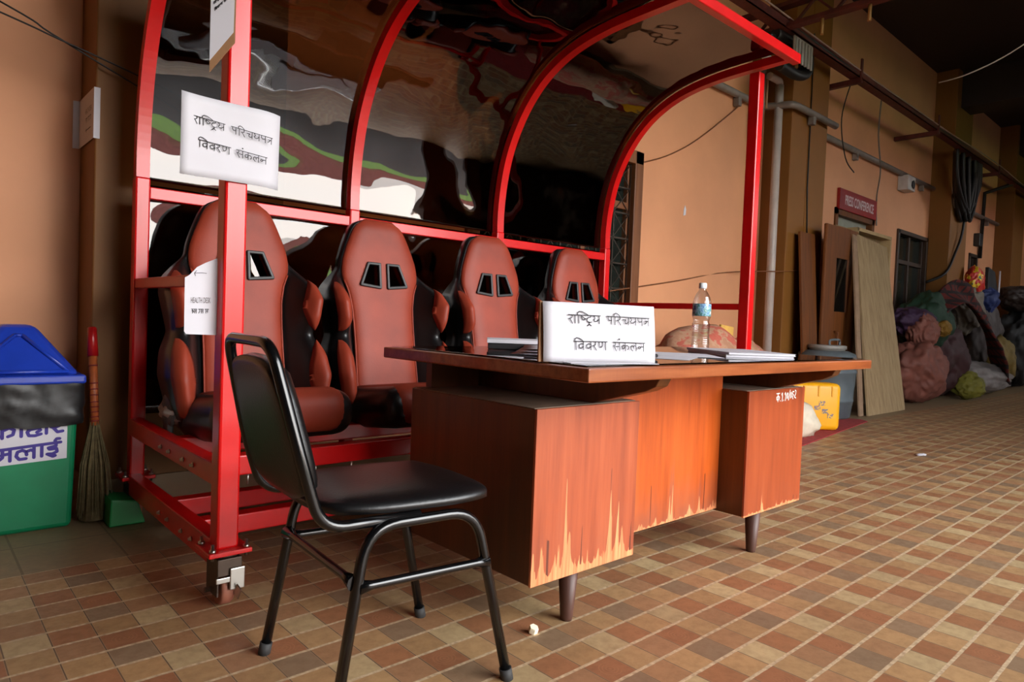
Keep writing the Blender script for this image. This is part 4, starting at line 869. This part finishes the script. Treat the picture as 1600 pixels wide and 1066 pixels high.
# press sign
ps = thing('room_sign', 'red PRESS CONFERENCE sign box above the far doorway', 'sign', (9.0, YW, 2.38))
m = MB(); m.box((8.60, 3.56, 2.405), (9.80, 3.60, 2.665), 0.006); part('sign_box', m, mat('dark_red_sign', rgb(140, 10, 12), 0.35, var=0.25, scale=2), ps)
text_part('lettering', 'PRESS CONFERENCE', mat('white_lettering', rgb(214, 196, 196), 0.5, var=0.05), ps, (8.76, 3.5585, 2.475), (1, 0, 0), (0, 0, 1), 0.125, 0.92, bold=0.015)
# loudspeaker, switch
sk = thing('wall_speaker', 'small white box speaker on the wall below the grey conduit', 'speaker', (10.6, YW, 2.93))
m = MB(); m.box((10.62, 3.46, 2.95), (10.92, 3.60, 3.16), 0.01); part('speaker_case', m, mat('white_case', rgb(190, 180, 176), 0.5), sk)
m = MB(); m.lathe([(0.05, 0), (0.06, 0.006), (0.05, 0.008)], n=16, mtx=Matrix.Translation((10.8, 3.45, 3.04)) @ Matrix.Rotation(PI/2, 4, 'X')); part('speaker_cone', m, DGREY, sk)
m = MB(); m.box((7.19, YC-0.03, 1.285), (7.33, YC+0.002, 1.355), 0.004); part('switch_box', m, mat('cream_switch', rgb(196, 176, 160), 0.5), label='small cream switch box on the right brown column', cat='switch')
m = MB(); m.tube([(7.10, YC-0.008, 4.0), (7.12, YC-0.008, 2.4), (7.22, YC-0.008, 1.34)], 0.008, 8); part('switch_cable', m, CABLE, label='black cable running down the right brown column to the switch box', cat='cable')
# conduits and pipes
COND = mat('grey_conduit', rgb(122, 112, 106), 0.45, var=0.15)
def conduit(lb, P, r, clips):
    c = thing('conduit_pipe', lb, 'pipe', tuple(P[0]), 0, 'grey conduits along the wall'); q = MB(); q.tube(rounded(P, 0.08, 5), r, 10); part('pipe', q, COND, c)
    for p in clips: q = MB(); q.box((p[0]-0.03, p[1]-0.02, p[2]-0.11), (p[0]+0.03, p[1]+0.04, p[2]-0.02), 0.004); part('clip', q, COND, c)
conduit('grey conduit on the peach wall, bending around the right brown column', [(4.6, 3.55, 3.17), (6.60, 3.55, 3.17), (6.62, 3.24, 3.14), (7.62, 3.24, 3.14)], 0.036, [(6.10, 3.55, 3.17), (7.06, 3.24, 3.14)])
conduit('grey conduit on the wall between the right column and the next one', [(7.58, 3.55, 3.18), (12.0, 3.55, 3.18)], 0.036, [(9.0, 3.55, 3.18), (11.5, 3.55, 3.18)])
conduit('grey conduit on the dim farthest wall bay', [(12.0, 3.24, 3.06), (12.95, 3.24, 3.06), (13.1, 3.55, 3.10), (15.9, 3.55, 3.10)], 0.036, [(13.4, 3.55, 3.10), (15.2, 3.55, 3.10)])
m = MB(); m.tube([(6.64, 3.40, 0.0), (6.62, 3.40, 3.36)], 0.042, 12); m.tube(rounded([(6.62, 3.40, 3.33), (6.62, 3.40, 3.40), (6.40, 3.40, 3.40)], 0.05, 5), 0.036, 10)
part('down_pipe', m, mat('pale_downpipe', rgb(176, 164, 156), 0.4, var=0.1), label='pale vertical down pipe beside the right brown column', cat='pipe')
m = MB(); m.tube([(6.36, 3.46, 2.80), (6.38, 3.46, 3.62)], 0.034, 10); part('short_pipe', m, COND, label='short grey pipe on the wall just left of the down pipe', cat='pipe')
m = MB(); m.tube([(6.46, 3.45, 3.10), (6.46, 3.45, 3.62)], 0.012, 8); part('thin_pipe', m, mat('brass_pipe', rgb(160, 120, 84), 0.4), label='thin brassy pipe between the short grey pipe and the down pipe', cat='pipe')
# cable tray, truss
RUSTY = mat('rusty_steel', rgb(84, 32, 26), 0.6, var=0.4, scale=10)
ct = thing('cable_tray', 'dark red steel cable tray running along the wall under the ceiling', 'cable tray', (9, 3.1, 3.66))
m = MB(); m.box((3.9, 3.06, 3.655), (25.9, 3.16, 3.67)); m.box((3.9, 3.06, 3.655), (25.9, 3.066, 3.74)); m.box((3.9, 3.154, 3.655), (25.9, 3.16, 3.74)); part('tray', m, RUSTY, ct)
for x in (5.0, 7.75, 10.4, 13.6):
    m = MB(); m.box((x-0.03, 3.05, 3.60), (x+0.03, YW-0.001, 3.655), 0.004); m.box((x-0.02, 3.04, 3.60), (x+0.02, 3.06, 3.86), 0.004); part('bracket', m, RUSTY, ct)
for k, (yy, zz, rr, cm) in enumerate([(3.08, 3.70, 0.018, CABLE), (3.11, 3.69, 0.014, RUSTY), (3.13, 3.71, 0.016, CABLE), (3.05, 3.735, 0.008, mat('pale_wire', rgb(170, 140, 130), 0.5))]):
    m = MB(); m.tube(spline([(3.9+1.4*i, yy+0.012*math.sin(i*2.1+k), zz+0.02*math.sin(i*1.3+k*2)) for i in range(17)], 3), rr, 6); part('tray_cable', m, cm, label=['thick black cable at the outer side of the wall cable tray', 'rust coloured cable in the middle of the wall cable tray', 'black cable at the wall side of the wall cable tray', 'thin pale wire draped along the front of the wall cable tray'][k], cat='cable')
tr_ = thing('roof_truss', 'rusty steel truss beam crossing overhead at the upper right', 'beam', (6.1, 1.2, 3.6))
m = MB()
for dz in (0, 0.20): m.box((6.02, -2.5, 3.66+dz), (6.12, YW, 3.70+dz), 0.004)
part('chord', m, RUSTY, tr_)
m = MB()
for i in range(16):
    y = -2.4+i*0.36; m.bar((6.07, y, 3.69), (6.07, y+0.18, 3.87), 0.03, 0.02, bev=0.002); m.bar((6.07, y+0.18, 3.87), (6.07, y+0.36, 3.69), 0.03, 0.02, bev=0.002)
part('lattice', m, RUSTY, tr_)
for i, y in enumerate((2.35, 2.75)):
    m = MB(); m.tube([(6.07, y, 3.66), (6.07, y, 3.52)], 0.016, 8); part('hook', m, mat('brass_hook%d' % i, rgb(150, 110, 60), 0.5), tr_)
# cable knot with grey lugs at the shelter corner
ck = thing('cable_coil', 'coil of thick black cable over a grey lug plate at the column top', 'cable', (6.45, 3.2, 3.3))
m = MB(); m.tube(spline([(6.0, 3.15, 3.62), (6.5, 3.14, 3.66), (6.62, 3.12, 3.55), (6.58, 3.11, 3.40), (6.36, 3.11, 3.33), (6.05, 3.12, 3.34)], 6), 0.05, 10); m.tube(spline([(5.9, 3.17, 3.58), (6.45, 3.17, 3.60), (6.56, 3.15, 3.48), (6.40, 3.14, 3.36), (6.1, 3.15, 3.38)], 6), 0.035, 8); part('black_cable', m, CABLE, ck)
m = MB(); m.box((6.14, 3.03, 3.40), (6.52, 3.045, 3.62), 0.004)
for i in range(6): m.box((6.15+i*0.063, 3.015, 3.38), (6.18+i*0.063, 3.03, 3.60), 0.004)
part('lug_plate', m, mat('grey_lugs', rgb(150, 144, 138), 0.4), ck)
for lb, P, r, c in [('thin brown wire sagging across the peach wall right of the window', [(4.60, 3.585, 2.23), (5.0, 3.585, 2.37), (5.42, 3.585, 2.58), (5.88, 3.585, 2.88), (6.20, 3.56, 3.12)], 0.006, WFRAME),
                    ('thin brown wire running low across the peach wall to the column', [(4.3, 3.585, 1.14), (5.2, 3.585, 1.28), (6.1, 3.585, 1.43), (6.72, 3.30, 1.48), (7.1, 3.29, 1.52)], 0.006, WFRAME),
                    ('thin grey wire hanging straight down from the cable tray', [(8.73, 3.19, 3.68), (9.0, 3.30, 3.35), (9.46, 3.42, 3.0), (9.82, 3.58, 2.72), (9.88, 3.585, 2.35)], 0.009, COND),
                    ('black wire looping from the cable tray towards the conduit', [(7.76, 3.15, 3.66), (7.9, 3.3, 3.3), (8.3, 3.4, 2.95), (8.7, 3.45, 2.85)], 0.007, CABLE),
                    ('white wire hanging from the dark ceiling at the upper right', [(7.6, 2.25, 3.38), (7.4, 1.95, 3.34), (7.3, 1.6, 3.42), (7.2, 1.2, 3.62), (7.2, 0.9, 3.85)], 0.006, PAPER)]:
    m = MB(); m.tube(spline(P, 6), r, 6); part('hanging_wire', m, c, label=lb, cat='wire')
m = MB(); m.prism([(5.32, 3.599, 1.89), (5.355, 3.599, 1.90), (5.36, 3.599, 1.95), (5.34, 3.599, 1.985), (5.325, 3.599, 1.95)], (0, -0.003, 0)); part('plaster_chip', m, PAPER, label='small pale bare patch on the peach wall above the bottle', cat='scrap')
# dark lump of cables on the far column
cb = thing('cable_bunch', 'big dark bunch of looping cables hanging on the far brown column', 'cable', (12.3, 3.2, 3.4))
rr_ = random.Random(5)
for k in range(16):
    x0 = 11.75+0.075*k; dp_ = rr_.uniform(0.5, 1.0); y0 = 3.14+0.03*(k % 4)
    m = MB(); m.tube(spline([(x0-0.15, y0, 3.68), (x0-0.05, y0, 3.68-dp_*0.6), (12.35+0.02*k, y0+0.02, 3.68-dp_), (12.5+0.03*k, y0, 3.68-dp_*0.5), (12.6+0.02*k, y0, 3.68)], 5), 0.028, 6); part('cable_loop', m, CABLE, cb)
m = MB()
m.tube(spline([(12.5, 3.22, 2.9), (12.45, 3.24, 2.5), (12.25, 3.26, 2.2), (11.95, 3.3, 1.85), (11.75, 3.5, 1.7)], 5), 0.02, 6)
part('loose_cable', m, CABLE, label='loose black cable trailing down below the dark bunch on the far column', cat='cable')
m = MB(); m.box((14.55, 3.50, 2.55), (14.75, 3.602, 2.78), 0.01); part('meter_box', m, DGREY, label='dark meter box fixed under the farthest conduit', cat='box')
m = MB(); m.tube([(14.86, 3.12, 3.67), (14.86, 3.54, 3.55), (14.86, 3.56, 2.35)], 0.035, 8); part('hanging_cable', m, CABLE, label='thick black cable hanging loop-ended beside the meter box', cat='cable')
# ------------------------------------------------------------------ heap of bags
def bag(name, lb, cat, c, dims, col, seed, rot=0.0, folds=0.10, amp=0.14, m_=None, flat=0.0):
    q = MB(); q.blob(c, tuple(0.9*d for d in dims), seed, amp*1.3, 1.9, 5, flat=flat if flat is not None else None, rot=rot, folds=folds)
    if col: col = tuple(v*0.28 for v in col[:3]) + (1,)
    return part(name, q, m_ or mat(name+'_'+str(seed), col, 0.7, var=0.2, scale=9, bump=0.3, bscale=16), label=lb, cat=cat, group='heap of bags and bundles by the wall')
PLAID = NT('plaid_cloth'); co = PLAID.n('ShaderNodeTexCoord').outputs['Object']; sp = PLAID.n('ShaderNodeSeparateXYZ'); PLAID.l(co, sp.inputs[0])
s1 = PLAID.math('GREATER_THAN', PLAID.math('SINE', PLAID.math('MULTIPLY', sp.outputs[0], 48)), 0.55); s2 = PLAID.math('GREATER_THAN', PLAID.math('SINE', PLAID.math('MULTIPLY', sp.outputs[2], 48)), 0.5)
PLAID.l(PLAID.mix(PLAID.math('MAXIMUM', s1, s2), rgb(92, 24, 18), rgb(32, 20, 22)), PLAID.b.inputs['Base Color']); PLAID.b.inputs['Roughness'].default_value = 0.9
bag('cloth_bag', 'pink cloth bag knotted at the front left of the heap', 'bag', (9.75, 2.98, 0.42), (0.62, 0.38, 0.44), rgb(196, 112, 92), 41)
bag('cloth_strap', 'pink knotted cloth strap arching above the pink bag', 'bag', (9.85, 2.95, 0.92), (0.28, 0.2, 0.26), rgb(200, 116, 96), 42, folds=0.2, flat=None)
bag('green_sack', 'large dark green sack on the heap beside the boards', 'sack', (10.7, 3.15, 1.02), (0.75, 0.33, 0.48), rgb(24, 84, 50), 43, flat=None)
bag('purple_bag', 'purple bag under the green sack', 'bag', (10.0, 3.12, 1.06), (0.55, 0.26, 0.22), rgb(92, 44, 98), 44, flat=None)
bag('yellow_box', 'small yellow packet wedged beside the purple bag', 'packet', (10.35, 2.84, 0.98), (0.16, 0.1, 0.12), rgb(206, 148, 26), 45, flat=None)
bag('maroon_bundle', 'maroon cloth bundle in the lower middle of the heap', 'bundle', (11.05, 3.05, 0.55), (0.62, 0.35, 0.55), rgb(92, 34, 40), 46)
CP = spline([(10.75, 3.12, 1.30), (11.15, 3.02, 1.52), (11.6, 2.92, 1.42), (12.05, 2.84, 1.10), (12.4, 2.80, 0.78), (12.75, 2.78, 0.45)], 8)
def plaid(u, v, o):
    q = u*(len(CP)-1); i = min(int(q), len(CP)-2); p = CP[i]+(CP[i+1]-CP[i])*(q-i); wd = 0.30+0.30*u
    d = Vector((0.35, 0.35, 0.62)); p = p + d*(v-0.5)*2*wd*0.75 + Vector((0, -1, 0.3))*o
    return p + Vector((0, -1, 0))*(0.05*noise.noise(Vector((u*5, v*4, 1.5)))+0.02*noise.noise(Vector((u*12, v*9, 3.5)))-0.10*(2*v-1)**2*-1)
m = MB(); m.solid(lambda u, v: plaid(u, v, 0.03), lambda u, v: plaid(u, v, 0.0), 60, 24)
part('plaid_blanket', m, PLAID.m, label='red plaid blanket draped diagonally over the heap', cat='blanket', group='heap of bags and bundles by the wall')
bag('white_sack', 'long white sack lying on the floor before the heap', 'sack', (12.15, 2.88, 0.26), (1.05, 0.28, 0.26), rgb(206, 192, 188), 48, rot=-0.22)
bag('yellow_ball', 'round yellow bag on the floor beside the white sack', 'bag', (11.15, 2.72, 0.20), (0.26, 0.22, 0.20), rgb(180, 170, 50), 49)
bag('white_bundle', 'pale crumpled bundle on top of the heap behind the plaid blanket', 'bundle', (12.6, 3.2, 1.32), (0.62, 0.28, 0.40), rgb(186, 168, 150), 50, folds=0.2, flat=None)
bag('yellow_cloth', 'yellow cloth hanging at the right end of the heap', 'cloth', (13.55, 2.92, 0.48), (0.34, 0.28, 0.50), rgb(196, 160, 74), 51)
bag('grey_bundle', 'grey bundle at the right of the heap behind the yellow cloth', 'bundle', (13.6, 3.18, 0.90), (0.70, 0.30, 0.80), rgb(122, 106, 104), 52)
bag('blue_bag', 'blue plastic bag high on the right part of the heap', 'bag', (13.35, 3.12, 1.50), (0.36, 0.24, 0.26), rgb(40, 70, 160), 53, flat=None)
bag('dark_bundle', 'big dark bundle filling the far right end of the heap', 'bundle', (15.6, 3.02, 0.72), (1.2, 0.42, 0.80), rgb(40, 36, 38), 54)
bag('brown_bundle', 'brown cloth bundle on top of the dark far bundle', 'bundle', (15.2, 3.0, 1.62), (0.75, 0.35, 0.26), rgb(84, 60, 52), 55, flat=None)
m = MB(); m.prism([(13.2, 3.02, 1.58), (13.9, 3.02, 1.55), (13.75, 3.06, 2.0), (13.35, 3.06, 2.05)], (0, 0.05, 0), 0.004); part('black_board', m, DGREY, label='black board propped on top of the heap', cat='board')
m = MB(); m.tube([(13.78, 3.0, 1.58), (13.88, 3.02, 2.02)], 0.014, 6); part('pale_stick', m, PAPER, label='thin pale stick beside the black board on the heap', cat='stick')
fl = NT('bright_flag'); fl.l(fl.ramp(fl.noise(6, 2), [(0.42, rgb(190, 40, 30)), (0.5, rgb(220, 180, 40)), (0.6, rgb(40, 110, 110))], 'CONSTANT'), fl.b.inputs['Base Color'])
bag('bright_flag', 'red and yellow printed cloth on the heap left of the black board', 'cloth', (12.95, 3.15, 1.78), (0.28, 0.14, 0.28), None, 56, m_=fl.m, flat=None)
